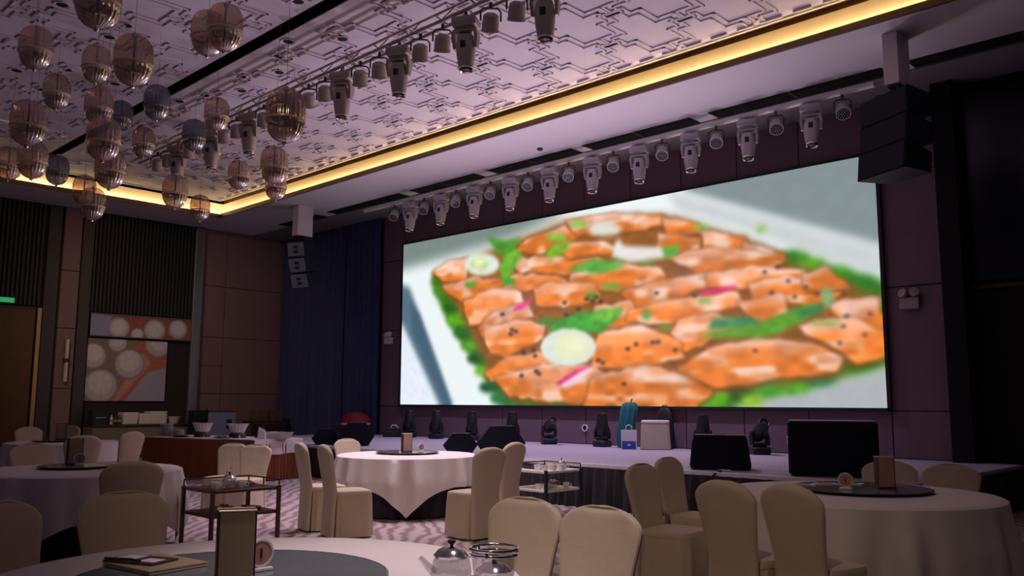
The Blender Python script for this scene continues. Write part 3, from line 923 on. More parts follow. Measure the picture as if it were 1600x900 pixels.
ph = thing('wall_banner', 'narrow dumpling photo banner across the recess below the dark slats', 'banner', (XL + 0.14, 8.44, 3.13))
MB().box(-0.06, -0.002, 0, 2.71, 0, 0.56).build('board', M['dark_trim'], ph)
b_img = paint(560, 116, dumplings(560, 116, [(270, 420, 480), (620, 400, 520), (860, 520, 470), (450, 150, 300)], [((150, 90, 70), 20, [180, 0, 1000, 0, 1000, 1000, 180, 1000]), ((150, 150, 185), 15, [0, 0, 190, 0, 240, 500, 170, 1000, 0, 1000])]), (150, 150, 185), 2)
picture_quad('print', (0, 0, 0), (0, 2.71, 0), (0, 2.71, 0.56), (0, 0, 0.56), picture_material('banner print', b_img), ph)
for z in (-0.02, 0.56):
    MB().bbox(-0.02, 0.03, -0.01, 2.72, z, z + 0.025, 0.005).build('edge_rail', M['metal_trim'], ph)
po = thing('wall_poster', 'large square dumpling poster in the recess above the left counter', 'poster', (XL + 0.06, 8.44, 1.44))
MB().box(-0.05, -0.002, 0, 2.09, 0, 1.62).build('board', M['dark_trim'], po)
p_img = paint(420, 326, dumplings(420, 326, [(360, 950, 150), (520, 610, 240), (70, 720, 200), (180, 240, 270), (880, 960, 220)], [((185, 105, 85), 10, [250, 0, 500, 500, 600, 1000, 1000, 1000, 1000, 0]), ((172, 168, 195), 8, [480, 0, 760, 480, 1000, 560, 1000, 0]), ((205, 150, 135), 10, [330, 0, 400, 0, 800, 620, 690, 800])]), (140, 120, 112), 3)
picture_quad('print', (0, 0, 0), (0, 2.09, 0), (0, 2.09, 1.62), (0, 0, 1.62), picture_material('poster print', p_img), po)

# ---- emergency lights


def emergency(name_label, x, z, lampmat):
    t = thing('emergency_light', name_label, 'light', (x, YB - 0.03, z))
    MB().bbox(-0.15, 0.15, -0.09, 0.0, -0.13, 0.05, 0.012).build('battery_box', M[lampmat], t)
    for s in (-1, 1):
        h = MB()
        q = Matrix.Translation((s * 0.085, -0.08, 0.12)) @ Euler((1.2, 0, s * 0.35)).to_matrix().to_4x4()
        h.lathe([(0.03, -0.06), (0.075, 0.0), (0.075, 0.03), (0.06, 0.035), (0.001, 0.03)], 14, mtx=q)
        h.rod((s * 0.085, -0.05, 0.04), (s * 0.085, -0.06, 0.10), 0.012)
        h.build('lamp_head', M[lampmat], t, True)


emergency('white twin-head emergency light on the panel left of the screen', -18.0, 3.08, 'white')
emergency('white twin-head emergency light on the dark panel right of the screen', -4.82, 3.06, 'fixture')  # white unit coloured grey: the dimness on this side is in its colour
t = thing('wall_ring', 'small white ring on the wall panel under the screen', 'ring', (-11.42, YB - 0.045, 0.93))
q = Matrix.Rotation(PI / 2, 4, 'X')
MB().lathe([(0.052, -0.02), (0.075, -0.02), (0.075, 0.02), (0.052, 0.02), (0.052, -0.02)], 22, mtx=q).build('ring_rim', M['white'], t, True)
MB().lathe([(0.001, 0), (0.053, 0)], 22, mtx=q).build('ring_hole', M['ink'], t)

# ================================================================ HANGING SPEAKERS
def line_array(label_c, label_s, loc, colh, rz, face, big):
    """white boxed-in drop column, then three curved-hang cabinets"""
    t = thing('speaker_column', label_c, 'column', loc)
    hx = 0.10 if big else 0.13
    MB().bbox(-hx, hx, -0.22, 0.22, -colh, 0.0, 0.008).build('column_box', M['soffit'], t)
    MB().box(-hx + 0.03, hx - 0.03, -0.19, 0.19, -colh - 0.03, -colh).build('column_cap', M['ink'], t)
    a = thing('line_array_speaker', label_s, 'speaker', (loc[0], loc[1], loc[2] - colh - 0.03), rz)
    br = MB().box(-0.2, 0.2, -0.2, -0.16, -0.1, -0.04).box(-0.2, 0.2, 0.16, 0.2, -0.1, -0.04).box(-0.03, 0.03, -0.03, 0.03, -0.08, 0.0)
    br.rod((0.16, -0.18, -0.07), (0.16, 0.18, -0.07), 0.02).build('rigging_frame', M['black'], a)
    p = Vector((0.0, 0, -0.10))
    tilt = -0.03 if big else 0.20
    wd = 0.27 if not big else 0.42
    for k in range(3):
        q = Matrix.Translation(p) @ Euler((0, tilt, 0)).to_matrix().to_4x4()
        c = MB()
        c.loft([[(0.26, -wd, -0.37), (0.26, wd, -0.37), (-0.26, wd * 0.8, -0.32), (-0.26, -wd * 0.8, -0.32)], [(0.26, -wd, 0), (0.26, wd, 0), (-0.26, wd * 0.8, -0.04), (-0.26, -wd * 0.8, -0.04)]], mtx=q)
        cab = c.build('cabinet', M['black_box'], a)
        MB().bbox(0.262, 0.275, -wd + 0.012, wd - 0.012, -0.358, -0.012, 0.006, mtx=q).build('front_grille', M[face], cab)
        for z in (() if big else (-0.13, -0.25)):
            MB().box(0.274, 0.28, -0.07, 0.07, z - 0.035, z + 0.035, mtx=q).build('port', M['ink'], cab)
        p = q @ Vector((0.02, 0, -0.385))
        tilt += -0.04 if big else 0.07


line_array('white boxed drop column holding the left hanging speaker', 'hanging line array of three slate-faced cabinets left of the screen', (-18.85, 11.85, ZS), 0.78, math.atan2(-0.96, 0.29), 'slate', False)
line_array('boxed drop column holding the right hanging speaker', 'large black hanging line array over the upper right screen corner', (-4.0, 11.65, ZS), 0.72, math.atan2(-0.72, -0.35), 'grille', True)


# ================================================================ STAGE LIGHTING
def moving_head_meshes():
    d = {}
    d['base'] = MB().bbox(-0.16, 0.16, -0.13, 0.13, -0.13, 0.0, 0.02).bbox(-0.09, 0.09, -0.09, 0.09, -0.155, -0.13, 0.006)
    arms = []
    for s in (-1, 1):
        m = MB()
        m.loft([[(s * 0.135 - 0.02, -0.075, -0.16), (s * 0.135 + 0.02, -0.075, -0.16), (s * 0.135 + 0.02, 0.075, -0.16), (s * 0.135 - 0.02, 0.075, -0.16)],
                [(s * 0.15 - 0.022, -0.07, -0.25), (s * 0.15 + 0.022, -0.07, -0.25), (s * 0.15 + 0.022, 0.07, -0.25), (s * 0.15 - 0.022, 0.07, -0.25)],
                [(s * 0.14 - 0.016, -0.035, -0.40), (s * 0.14 + 0.016, -0.035, -0.40), (s * 0.14 + 0.016, 0.035, -0.40), (s * 0.14 - 0.016, 0.035, -0.40)]])
        arms.append(m)
    d['arms'] = arms
    d['yoke'] = MB().bbox(-0.155, 0.155, -0.085, 0.085, -0.20, -0.155, 0.015)
    h = MB()
    rings = []
    for z, rx, ry in ((0.16, 0.055, 0.05), (0.14, 0.095, 0.09), (0.02, 0.118, 0.115), (-0.10, 0.115, 0.115), (-0.22, 0.098, 0.10), (-0.27, 0.09, 0.092)):
        rings.append([(rx * math.copysign(abs(math.cos(a)) ** 0.75, math.cos(a)), ry * math.copysign(abs(math.sin(a)) ** 0.75, math.sin(a)), z) for a in [2 * PI * j / 18 for j in range(18)]])
    h.loft(rings)
    d['head'] = h
    d['lens_ring'] = MB().lathe([(0.068, -0.272), (0.095, -0.265), (0.10, -0.29), (0.085, -0.315), (0.068, -0.30)], 20)
    d['lens'] = MB().lathe([(0.001, -0.30), (0.04, -0.297), (0.07, -0.285)], 18)
    d['clamp'] = MB().bbox(-0.05, 0.05, -0.02, 0.02, 0.0, 0.05, 0.006).tube([(0, 0.035 * math.cos(a), 0.075 + 0.035 * math.sin(a)) for a in [PI * k / 5 for k in range(10)]], 0.012, 6)
    d['vent'] = MB().bbox(-0.035, 0.035, -0.121, -0.112, -0.04, 0.05, 0.004)
    return d


MHD = moving_head_meshes()
_mh = {}


def mh_mesh(key, mname, idx=None):
    k = (key, mname, idx)
    if k not in _mh:
        src = MHD[key] if idx is None else MHD[key][idx]
        _mh[k] = src.mesh(key if idx is None else 'arm', M[mname], True)
    return _mh[k]


def moving_head(label, loc, rz, body, group, tilt=0.0, flip=False, clamp=True, sc_=1.0):
    t = thing('moving_head_light', label, 'stage light', loc, group=group, rot=((PI if flip else 0), 0, rz))
    t.scale = (sc_,) * 3
    link_mesh('base', mh_mesh('base', body), t)
    y = link_mesh('yoke', mh_mesh('yoke', body), t)
    for i in (0, 1):
        link_mesh('arm', mh_mesh('arms', body, i), t)
    h = link_mesh('head', mh_mesh('head', body), t, (0, 0, -0.37), (tilt, 0, 0))
    link_mesh('lens_ring', mh_mesh('lens_ring', 'chrome' if body != 'black' else 'black'), h)
    link_mesh('lens', mh_mesh('lens', 'ink'), h)
    link_mesh('vent', mh_mesh('vent', 'ink'), h)
    if clamp:
        link_mesh('clamp', mh_mesh('clamp', 'dark_trim'), t)
    return t


PAR = {
    'can': MB().lathe([(0.05, 0.10), (0.095, 0.07), (0.105, -0.02), (0.105, -0.10), (0.112, -0.105), (0.112, -0.125), (0.098, -0.125)], 18, caps=False).lathe([(0.001, 0.10), (0.05, 0.10)], 18),
    'lens': MB().lathe([(0.001, -0.112), (0.10, -0.112)], 18),
    'yoke': MB().tube([(-0.125, 0, 0), (-0.125, 0, 0.12), (-0.09, 0, 0.165), (0.09, 0, 0.165), (0.125, 0, 0.12), (0.125, 0, 0)], 0.012, 6).box(-0.02, 0.02, -0.02, 0.02, 0.16, 0.24),
}
LEDS = MB()
for r, n in ((0.0, 1), (0.035, 6), (0.072, 12)):
    for k in range(n):
        a = 2 * PI * k / n
        LEDS.lathe([(0.001, -0.122), (0.009, -0.120), (0.011, -0.112)], 6, c=(r * math.cos(a), r * math.sin(a), 0))
_par = {}


def par_can(label, loc, rz, body, group, tilt):
    t = thing('par_can_light', label, 'stage light', loc, rz, group)
    for k, mname in (('yoke', 'dark_trim'), ('can', body), ('lens', 'ink')):
        key = (k, mname)
        if key not in _par:
            _par[key] = PAR[k].mesh(k, M[mname], True)
    if 'leds' not in _par:
        _par['leds'] = LEDS.mesh('led_cluster', M['chrome'])
    link_mesh('yoke', _par[('yoke', 'dark_trim')], t, (0, 0, -0.24))
    c = link_mesh('can', _par[('can', body)], t, (0, 0, -0.24), (tilt, 0, 0))
    link_mesh('lens', _par[('lens', 'ink')], c)
    o = link_mesh('led_cluster', _par['leds'], c)
    o['kind'] = 'stuff'
    return t


# front pipe under the soffit
PY, PZ = 12.72, 6.22
fp = thing('lighting_pipe', 'long white lighting pipe under the soffit in front of the screen', 'pipe', (0, PY, PZ))
MB().rod((-17.4, 0, 0), (-4.7, 0, 0), 0.055, n=14).build('pipe_tube', M['pipe'], fp, True)
for x in (-17.2, -14.9, -12.7, -10.5, -8.4, -6.2, -4.9):
    MB().rod((x, 0, 0), (x, 0.30, ZS - PZ), 0.015).build('hanger', M['pipe'], fp)
for i in range(10):
    moving_head('pale moving head light on the front pipe, %s from the left' % ORD[i], (-5.71 - 1.099 * (9 - i), PY, PZ - 0.09), 0.35, 'fixture_light', 'moving heads on the front pipe', tilt=-0.10)
for i in range(11):
    par_can('small pale LED lamp on the front pipe, %s from the left' % ORD[i], (-16.2 + 1.1 * i, PY, PZ - 0.05), 0.5, 'fixture_light', 'small LED lamps on the front pipe', -0.75)

# truss under the patterned ceiling
TY, TZ = 7.05, 6.30
tr = thing('lighting_truss', 'slim twin-rail lighting truss under the patterned ceiling', 'truss', (0, TY, TZ))
MB().rod((-17.6, -0.08, 0.03), (-3.6, -0.08, 0.03), 0.025, n=10).build('rail', M['fixture'], tr, True)
MB().rod((-17.6, 0.08, 0.03), (-3.6, 0.08, 0.03), 0.025, n=10).build('rail', M['fixture'], tr, True)
MB().rod((-17.6, 0, 0.20), (-3.6, 0, 0.20), 0.02, n=8).build('rail', M['fixture'], tr, True)
rung = MB().rod((0, -0.08, 0.03), (0, 0.08, 0.03), 0.012, n=6).rod((0, -0.08, 0.03), (0.2, 0, 0.2), 0.01, n=6).rod((0, 0.08, 0.03), (-0.2, 0, 0.2), 0.01, n=6).mesh('rung', M['fixture'])
for i in range(21):
    link_mesh('rung', rung, tr, (-17.4 + 0.67 * i, 0, 0))
for x in (-17, -14.3, -11.6, -8.9, -6.2):
    MB().rod((x, 0, 0.2), (x, 0, ZC - TZ), 0.012, n=6).build('drop_rod', M['chrome'], tr)
for i in range(8):
    moving_head('grey moving head light on the ceiling truss, %s from the right' % ORD[i], (-6.28 - 1.337 * i, TY, TZ - 0.04), 0.5, 'fixture', 'moving heads on the ceiling truss', tilt=0.08)
k = 0
for i in range(8):
    for f in (1 / 3, 2 / 3):
        par_can('grey tilted par can on the ceiling truss, %s from the right' % (ORD[k] if k < 15 else 'sixteenth'), (-6.28 - 1.337 * (i + f), TY, TZ + 0.03), 0.9, 'fixture', 'par cans on the ceiling truss', 0.55)
        k += 1

# moving heads standing on the stage floor
SH = [(-16.38, 0, 0.1), (-15.39, 0, 0.3), (-14.18, 0, -0.2), (-12.93, 0, 0.15), (-11.88, 1.1, 1.0), (-10.50, 0, 0.0), (-8.25, 0, 0.1), (-7.17, 0.9, 0.9)]
for i, (x, tl, rz) in enumerate(SH):
    moving_head('black moving head light standing on the stage, %s from the left%s' % (ORD[i], ', tilted over' if tl else ''), (x, 13.45, 0.60), rz, 'black', 'moving heads standing on the stage', tilt=tl, flip=True, clamp=False, sc_=0.95)


# ================================================================ GLASS PENDANTS
def pendant_proto(up, low, rimm):
    n, nr = 132, 22
    A = MB().lathe([(0.03, 0.26), (0.09, 0.25), (0.135, 0.22), (0.165, 0.165), (0.18, 0.09), (0.18, -0.04)], n, rib=0.028, nrib=nr)
    B = MB().lathe([(0.172, -0.05), (0.170, -0.10), (0.150, -0.165), (0.11, -0.215), (0.06, -0.245), (0.02, -0.255)], n, rib=0.022, nrib=nr)
    R = MB().lathe([(0.174, -0.055), (0.188, -0.055), (0.190, -0.045), (0.188, -0.035), (0.174, -0.035)], 48)
    S = MB().rod((0, 0, -0.22), (0, 0, 0.26), 0.012, n=8)
    F = MB().lathe([(0.001, -0.285), (0.018, -0.275), (0.024, -0.26), (0.02, -0.245)], 14)
    K = MB().lathe([(0.03, 0.255), (0.028, 0.285), (0.001, 0.29)], 14)
    return dict(glass_shell=A.mesh('glass_shell', M[up], True), mirrored_bowl=B.mesh('mirrored_bowl', M[low], True), rim=R.mesh('rim', M[rimm], True), stem=S.mesh('stem', M['brown_leather']), finial=F.mesh('finial', M['chrome'], True), top_cap=K.mesh('top_cap', M['chrome'], True))


PA = pendant_proto('pend_amber', 'pend_amber_low', 'rim')
PG = pendant_proto('pend_grey', 'pend_grey_low', 'metal_trim')
PEND = [
    (-7.259, 2.516, 4.786, 'a', 'cut off by the top edge, large and near'),
    (-10.71, 3.061, 5.535, 'a', 'dim one at the far upper left under the top edge'),
    (-11.673, 4.084, 5.905, 'a', 'left neighbour of the large ribbed one, upper left'),
    (-8.336, 3.257, 4.772, 'a', 'large one with bright ribs in the upper left'),
    (-8.872, 4.265, 5.544, 'a', 'left of the overlapping pair above the black slot'),
    (-8.234, 4.143, 5.373, 'a', 'right of the overlapping pair above the black slot'),
    (-13.021, 4.037, 5.857, 'a', 'small dim one below the left ceiling downlights'),
    (-11.986, 4.261, 5.444, 'a', 'left of the two smoke-blue ones'),
    (-14.609, 5.567, 6.25, 'g', 'smaller one touching the black slot, left of its twin'),
    (-11.991, 5.057, 5.707, 'g', 'by the black slot, right of its smaller twin'),
    (-10.31, 2.93, 4.504, 'a', 'large dim one at the left edge'),
    (-10.025, 3.638, 4.421, 'a', 'under the black slot, above the coved edge'),
    (-14.396, 5.884, 5.81, 'a', 'small lone one just below the black slot'),
    (-12.002, 5.975, 5.767, 'a', 'left of the truss, above a blue-grey one'),
    (-12.977, 6.10, 5.676, 'g', 'left of the truss lamps, lowest of the blue-grey'),
    (-15.35, 7.57, 6.24, 'a', 'small one half hidden behind the lowest blue-grey'),
    (-6.938, 4.133, 4.10, 'a', 'largest and brightest, in front of the truss'),
    (-10.324, 6.008, 4.653, 'a', 'below the largest bright one, near the cove'),
    (-13.238, 7.752, 5.203, 'a', 'small one partly behind, hanging across the golden cove'),
    (-13.692, 7.281, 5.39, 'a', 'lone one left of the golden cove corner run'),
    (-12.562, 5.651, 4.598, 'a', 'hanging across the cove, beneath a truss head'),
    (-15.706, 7.577, 5.154, 'a', 'nearest to the cove corner, smallest'),
    (-11.136, 4.148, 4.381, 'a', 'above the left cove, under a brighter one'),
    (-15.198, 5.26, 5.0, 'a', 'upper of two in front of the pilaster top'),
    (-13.9, 4.95, 4.50, 'a', 'lower of two in front of the pilaster top'),
    (-15.499, 4.909, 5.333, 'g', 'dim one at the left end of the black slot'),
    (-12.403, 3.614, 4.64, 'a', 'second from the left edge above the dark cove'),
    (-14.348, 3.856, 5.007, 'a', 'cut by the left edge above the dark cove'),
]
for x, y, z, kd, d in PEND:
    t = thing('pendant_lamp', ('amber ribbed glass pendant, ' if kd == 'a' else 'smoke-blue glass pendant, ') + d, 'pendant lamp', (x, y, z), 0.3 * x, 'ribbed glass pendants')
    for nm, me in (PA if kd == 'a' else PG).items():
        link_mesh(nm, me, t)
    cb = MB().rod((0, 0, 0.28), (0, 0, ZC - z), 0.002, n=5).build('cable', M['dark_trim'], t)

# ================================================================ CHAIRS
def chair_meshes():
    d = {}
    # back panel cover: rounded shoulders, leaning slightly backwards
    rings = []
    ztop, z1, n = 0.97, 0.85, 28
    zs_ = [0.02, 0.20, 0.40, 0.48, 0.58, 0.70, 0.80, 0.85, 0.87, 0.89, 0.91, 0.93, 0.945, 0.957, 0.9645, 0.969]
    for z in zs_:
        wv = 0.195 + 0.01 * max(0, 0.45 - z) / 0.45 if z < 0.45 else 0.195 + 0.05 * min(1, (z - 0.45) / 0.38) ** 1.5
        if z > z1:
            q = (z - z1) / (ztop - z1)
            wv *= max(0.01, (1 - q ** 2.0)) ** 0.5
        th = 0.034 if z > 0.45 else 0.030
        if z > 0.93:
            th *= max(0.25, 1 - ((z - 0.93) / 0.04) ** 2 * 0.8)
        cx = -0.19 - 0.10 * max(0, (z - 0.42)) / 0.55 - 0.02 * max(0, 0.42 - z) / 0.42
        ring = []
        for j in range(n):
            a = 2 * PI * j / n
            ca, sa = math.cos(a), math.sin(a)
            ring.append((cx + th * math.copysign(abs(ca) ** 0.55, ca) + 0.018 * (sa * sa) * (1 if z > 0.45 else 0), wv * math.copysign(abs(sa) ** 0.62, sa), z))
        rings.append(ring)
    d['back_cover'] = MB().loft(rings)
    # gathered seat skirt
    rings = []
    n = 72
    for z, k, amp in ((0.015, 1.0, 0.012), (0.15, 0.985, 0.010), (0.32, 0.965, 0.006), (0.43, 0.95, 0.002), (0.46, 0.94, 0.0)):
        ring = []
        for j in range(n):
            a = 2 * PI * j / n
            ca, sa = math.cos(a), math.sin(a)
            f = 1 + amp / 0.24 * math.sin(9 * a + 1.3 * math.sin(3 * a))
            ring.append((0.035 + 0.215 * k * f * math.copysign(abs(ca) ** 0.38, ca), 0.222 * k * f * math.copysign(abs(sa) ** 0.38, sa), z))
        rings.append(ring)
    d['seat_skirt'] = MB().loft(rings, caps=False)
    rings = []
    for z, k in ((0.44, 0.965), (0.465, 0.97), (0.485, 0.93), (0.493, 0.8), (0.496, 0.4)):
        rings.append([(0.03 + 0.215 * k * math.copysign(abs(math.cos(a)) ** 0.4, math.cos(a)), 0.22 * k * math.copysign(abs(math.sin(a)) ** 0.4, math.sin(a)), z) for a in [2 * PI * j / 40 for j in range(40)]])
    d['seat_cover'] = MB().loft(rings)
    # stitched edge of the back cover
    pts = []
    for s in (-1, 1):
        col = []
        for z in [0.50, 0.60, 0.70, 0.78, 0.84, 0.88, 0.915, 0.94, 0.957, 0.966]:
            wv = 0.195 + 0.05 * min(1, (z - 0.45) / 0.38) ** 1.5
            if z > z1:
                q = (z - z1) / (ztop - z1)
                wv *= max(0.01, (1 - q ** 2.0)) ** 0.5
            cx = -0.19 - 0.10 * (z - 0.42) / 0.55
            col.append((cx + 0.024, s * wv * 0.985, z))
        pts += col if s < 0 else col[::-1]
    d['edge_piping'] = MB().tube(pts, 0.005, 5)
    return d


CHD = {k: v.mesh(k, M['cream'], True) for k, v in chair_meshes().items()}


def chair(x, y, deg, label, group, sxy=1.0, sz=1.0):
    t = thing('banquet_chair', label, 'chair', (x, y, 0), math.radians(deg), group)
    t.scale = (sxy, sxy, sz)
    for k, me in CHD.items():
        link_mesh(k, me, t)
    return t


CH = [
    (-8.59, 5.79, 72, 'cream covered chair left of the middle table, further left of two, seen from behind', 'mid', 1.0, 1.02),
    (-7.97, 5.69, 72, 'cream covered chair left of the middle table with its whole tan side skirt showing', 'mid', 1.0, 1.02),
    (-10.42, 7.62, 5, 'cream covered chair behind the left rim of the middle table', 'mid', 1.0, 0.94),
    (-6.95, 6.62, 180, 'cream covered chair right of the middle table, back turned to the stage cart', 'mid', 1.0, 1.0),
    (-7.62, 7.66, 190, 'cream covered chair half hidden behind the right-hand chair of the middle table', 'mid', 1.0, 1.0),
    (-11.06, 5.86, -58, 'pale covered chair behind the left trolley, left of the pair', 'buffet', 0.95, 0.90),
    (-10.56, 5.92, -58, 'pale covered chair behind the left trolley, right of the pair', 'buffet', 0.95, 0.90),
    (-14.11, 5.69, 200, 'narrow-looking pale chair standing sideways before the orange buffet', 'far', 1.0, 1.0),
    (-13.0, 4.70, 165, 'pale chair before the far left table, behind the tall menu card', 'far', 1.0, 1.0),
    (-11.45, 3.68, 0, 'wide dim chair just behind the left table, near the frame edge', 'left', 1.12, 0.95),
    (-17.2, 5.40, 5, 'dim chair beyond the far left table, facing the room', 'far', 1.0, 1.0),
    (-17.85, 6.05, -60, 'small dim chair beside the rose pilaster', 'far', 1.0, 1.0),
    (-16.80, 4.70, 30, 'dim chair beyond the far left table at the frame edge', 'far', 1.0, 1.0),
    (-7.35, 3.03, 168, 'dark tan chair back right of the left table', 'left', 1.0, 1.0),
    (-4.64, 2.00, -4, 'large tan chair at the near table, low in the left foreground', 'near', 1.0, 0.985),
    (-4.55, 1.46, 22, 'dark chair cut off by the lower left frame edge', 'near', 1.0, 0.99),
    (-3.20, 3.20, -85, 'khaki chair behind the near table, left of two, beyond the teapots', 'near', 1.0, 0.975),
    (-2.69, 3.18, -88, 'khaki chair behind the near table, right of two, lowest in the centre', 'near', 1.0, 0.975),
    (-3.86, 5.80, 5, 'rose-tan chair turned sideways at the right table, nearer of two', 'right', 1.0, 1.0),
    (-4.18, 6.66, 5, 'rose-tan chair turned sideways at the right table, farther of two', 'right', 1.0, 1.0),
    (-2.84, 5.16, 82, 'cream chair with its back to us at the right table, left of two', 'right', 0.95, 1.0),
    (-2.39, 5.19, 76, 'cream chair with its back to us at the right table, right of two', 'right', 0.95, 1.0),
    (-3.22, 8.40, -82, 'dim chair beyond the right table, behind the tall menu box', 'right', 1.05, 0.93),
    (-2.67, 8.24, -95, 'dim chair beyond the right table, farthest right', 'right', 1.05, 0.94),
]
for x, y, a, lb, g, sxy, sz in CH:
    chair(x, y, a, lb, {'mid': 'chairs around the middle table', 'buffet': 'chairs before the buffet', 'far': 'chairs around the far left table', 'left': 'chairs around the left table', 'near': 'chairs around the near table', 'right': 'chairs around the right table'}[g], sxy, sz)


# ================================================================ TABLES
def cloth_mesh(r, side, phi, maxd, seed):
    rnd = random.Random(seed)
    N = 180
    fr = [(f, rnd.random() * 6.3, h) for f, h in ((13, 0.7), (19, 0.8), (27, 0.45))]
    rings = [[(0.02 * math.cos(2 * PI * j / N), 0.02 * math.sin(2 * PI * j / N), 0.757) for j in range(N)]]
    for q in (0.5, 0.9, 0.985):
        rings.append([(r * q * math.cos(2 * PI * j / N), r * q * math.sin(2 * PI * j / N), 0.757) for j in range(N)])
    for k in range(0, 10):
        t = k / 9.0
        ring = []
        for j in range(N):
            a = 2 * PI * j / N
            b = (a - phi + PI / 4) % (PI / 2) - PI / 4
            L = side + (maxd - side) * ((1 / math.cos(b) - 1) / (math.sqrt(2) - 1)) ** 1.15
            d = 0.006 + L * t
            fold = sum(h * math.sin(f * a + p) for f, p, h in fr) / 1.6
            amp = 0.06 * min(1, d / 0.32)
            corner = max(0, abs(b) - 0.35) / 0.43
            rr = r + 0.012 + 0.05 * min(1, d / 0.3) + amp * fold * (0.6 + 0.8 * corner) + 0.02 * d
            ring.append((rr * math.cos(a), rr * math.sin(a), 0.750 - d))
        rings.append(ring)
    return MB().loft(rings, caps=False)


def round_table(x, y, r, phi, s, maxd, lab_t, lab_c, sus, sus_lab, seed):
    t = thing('round_table', lab_t, 'table', (x, y, 0), 0, 'round banquet tables')
    MB().lathe([(0.001, 0.72), (r - 0.005, 0.72), (r, 0.735), (r - 0.005, 0.75), (0.001, 0.75)], 64).build('tabletop', M['wood'], t)
    rings = []
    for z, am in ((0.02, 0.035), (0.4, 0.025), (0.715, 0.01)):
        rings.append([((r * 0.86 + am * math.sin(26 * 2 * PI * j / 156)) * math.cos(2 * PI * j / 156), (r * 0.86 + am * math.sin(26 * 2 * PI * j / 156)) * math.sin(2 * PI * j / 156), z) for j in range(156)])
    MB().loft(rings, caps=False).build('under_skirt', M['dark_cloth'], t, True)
    for k in range(4):
        a = PI / 4 + k * PI / 2
        MB().rod((0.55 * r * math.cos(a), 0.55 * r * math.sin(a), 0), (0.5 * r * math.cos(a), 0.5 * r * math.sin(a), 0.72), 0.02).build('leg', M['dark_trim'], t)
    c = cloth_mesh(r, s, phi, maxd, seed).build('tablecloth', M['white_cloth'], None, True)
    c.location = (x, y, 0)
    tag(c, lab_c, 'tablecloth', 'white tablecloths')
    sx, sy, sr = sus
    g = thing('glass_turntable', sus_lab, 'turntable', (sx, sy, 0.757), 0, 'glass turntables')
    MB().lathe([(0.001, 0), (0.16, 0), (0.15, 0.018), (0.001, 0.018)], 32).build('swivel_base', M['chrome'], g, True)
    MB().lathe([(0.001, 0.018), (sr - 0.002, 0.018), (sr - 0.002, 0.027), (0.001, 0.0275)], 72).build('glass_disc', M['susan'], g)
    MB().lathe([(sr - 0.003, 0.017), (sr + 0.004, 0.019), (sr + 0.004, 0.026), (sr - 0.003, 0.0285)], 72).build('disc_edge', M['susan_edge'], g, True)


ang = lambda x0, y0, x1, y1: math.atan2(y1 - y0, x1 - x0) + PI / 4
round_table(-9.12, 7.47, 0.92, ang(-9.12, 7.47, -7.70, 6.30), 0.35, 0.72, 'round banquet table in the middle under a white draped cloth', 'white cloth with a pointed hanging corner on the middle round table', (-9.22, 7.55, 0.42), 'glass turntable on the middle table under a rose menu box', 1)
round_table(-2.85, 6.86, 1.04, ang(-2.85, 6.86, -3.9, 6.2), 0.52, 0.70, 'round banquet table at right beside the subwoofer', 'long white cloth on the right round table, falling in soft folds', (-2.88, 7.05, 0.53), 'glass turntable on the right table carrying a round plaque', 2)
round_table(-3.18, 1.83, 1.05, 0.5, 0.38, 0.68, 'round banquet table nearest to us, cut off by the bottom edge', 'white cloth on the near foreground table', (-3.147, 1.721, 0.595), 'large grey glass turntable in the near foreground', 3)
round_table(-9.37, 3.39, 0.97, ang(-9.35, 3.40, -8.70, 2.75), 0.38, 0.72, 'round banquet table at left with a dark turntable', 'white cloth on the dim left table, corners hanging low', (-9.55, 3.42, 0.36), 'dark-edged turntable on the left table', 4)
round_table(-15.63, 5.39, 0.90, 0.4, 0.36, 0.70, 'round banquet table farthest left, before the golden door', 'white cloth on the farthest left table', (-15.8, 5.3, 0.36), 'small turntable on the farthest left table', 5)


def menu_box(x, y, z, rz, lab, m, sc_=1.0):
    t = thing('menu_stand', lab, 'menu stand', (x, y, z), rz, 'upright menu boxes on the turntables')
    t.scale = (sc_,) * 3
    MB().bbox(-0.070, 0.070, -0.04, 0.04, 0, 0.015, 0.004).build('base', M['brown_leather'], t)
    MB().bbox(-0.062, 0.062, -0.037, -0.031, 0.014, 0.245, 0.002).build('front_card', M[m], t)
    MB().bbox(-0.062, 0.062, 0.031, 0.037, 0.014, 0.245, 0.002).build('back_card', M[m], t)
    MB().bbox(-0.068, -0.062, -0.037, 0.037, 0.014, 0.245, 0.002).build('side_panel', M['brown_leather'], t)
    MB().bbox(0.062, 0.068, -0.037, 0.037, 0.014, 0.245, 0.002).build('side_panel', M['brown_leather'], t)
    MB().tube([(-0.066, -0.037, 0.248), (0.066, -0.037, 0.248), (0.066, 0.037, 0.248), (-0.066, 0.037, 0.248)], 0.004, 6, closed=True).build('metal_frame', M['rim'], t)


def plaque(x, y, z, rz, lab, col, sc_=1.0):
    t = thing('round_plaque', lab, 'plaque', (x, y, z), rz, 'round table plaques')
    t.scale = (sc_,) * 3
    q = Matrix.Translation((0, 0, 0.068)) @ Matrix.Rotation(PI / 2, 4, 'X')
    MB().lathe([(0.001, -0.006), (0.047, -0.006), (0.047, 0.006), (0.001, 0.006)], 28, mtx=q).build('disc', M[col], t)
    MB().lathe([(0.046, -0.008), (0.054, -0.008), (0.054, 0.008), (0.046, 0.008), (0.046, -0.008)], 28, mtx=q).build('rim', M['white'], t, True)
    MB().bbox(-0.004, 0.004, -0.009, -0.006, 0.050, 0.088, 0.001).build('printed_stroke', M['ink'], t)
    MB().bbox(-0.045, 0.045, -0.025, 0.025, 0, 0.014, 0.003).build('foot', M['white'], t)


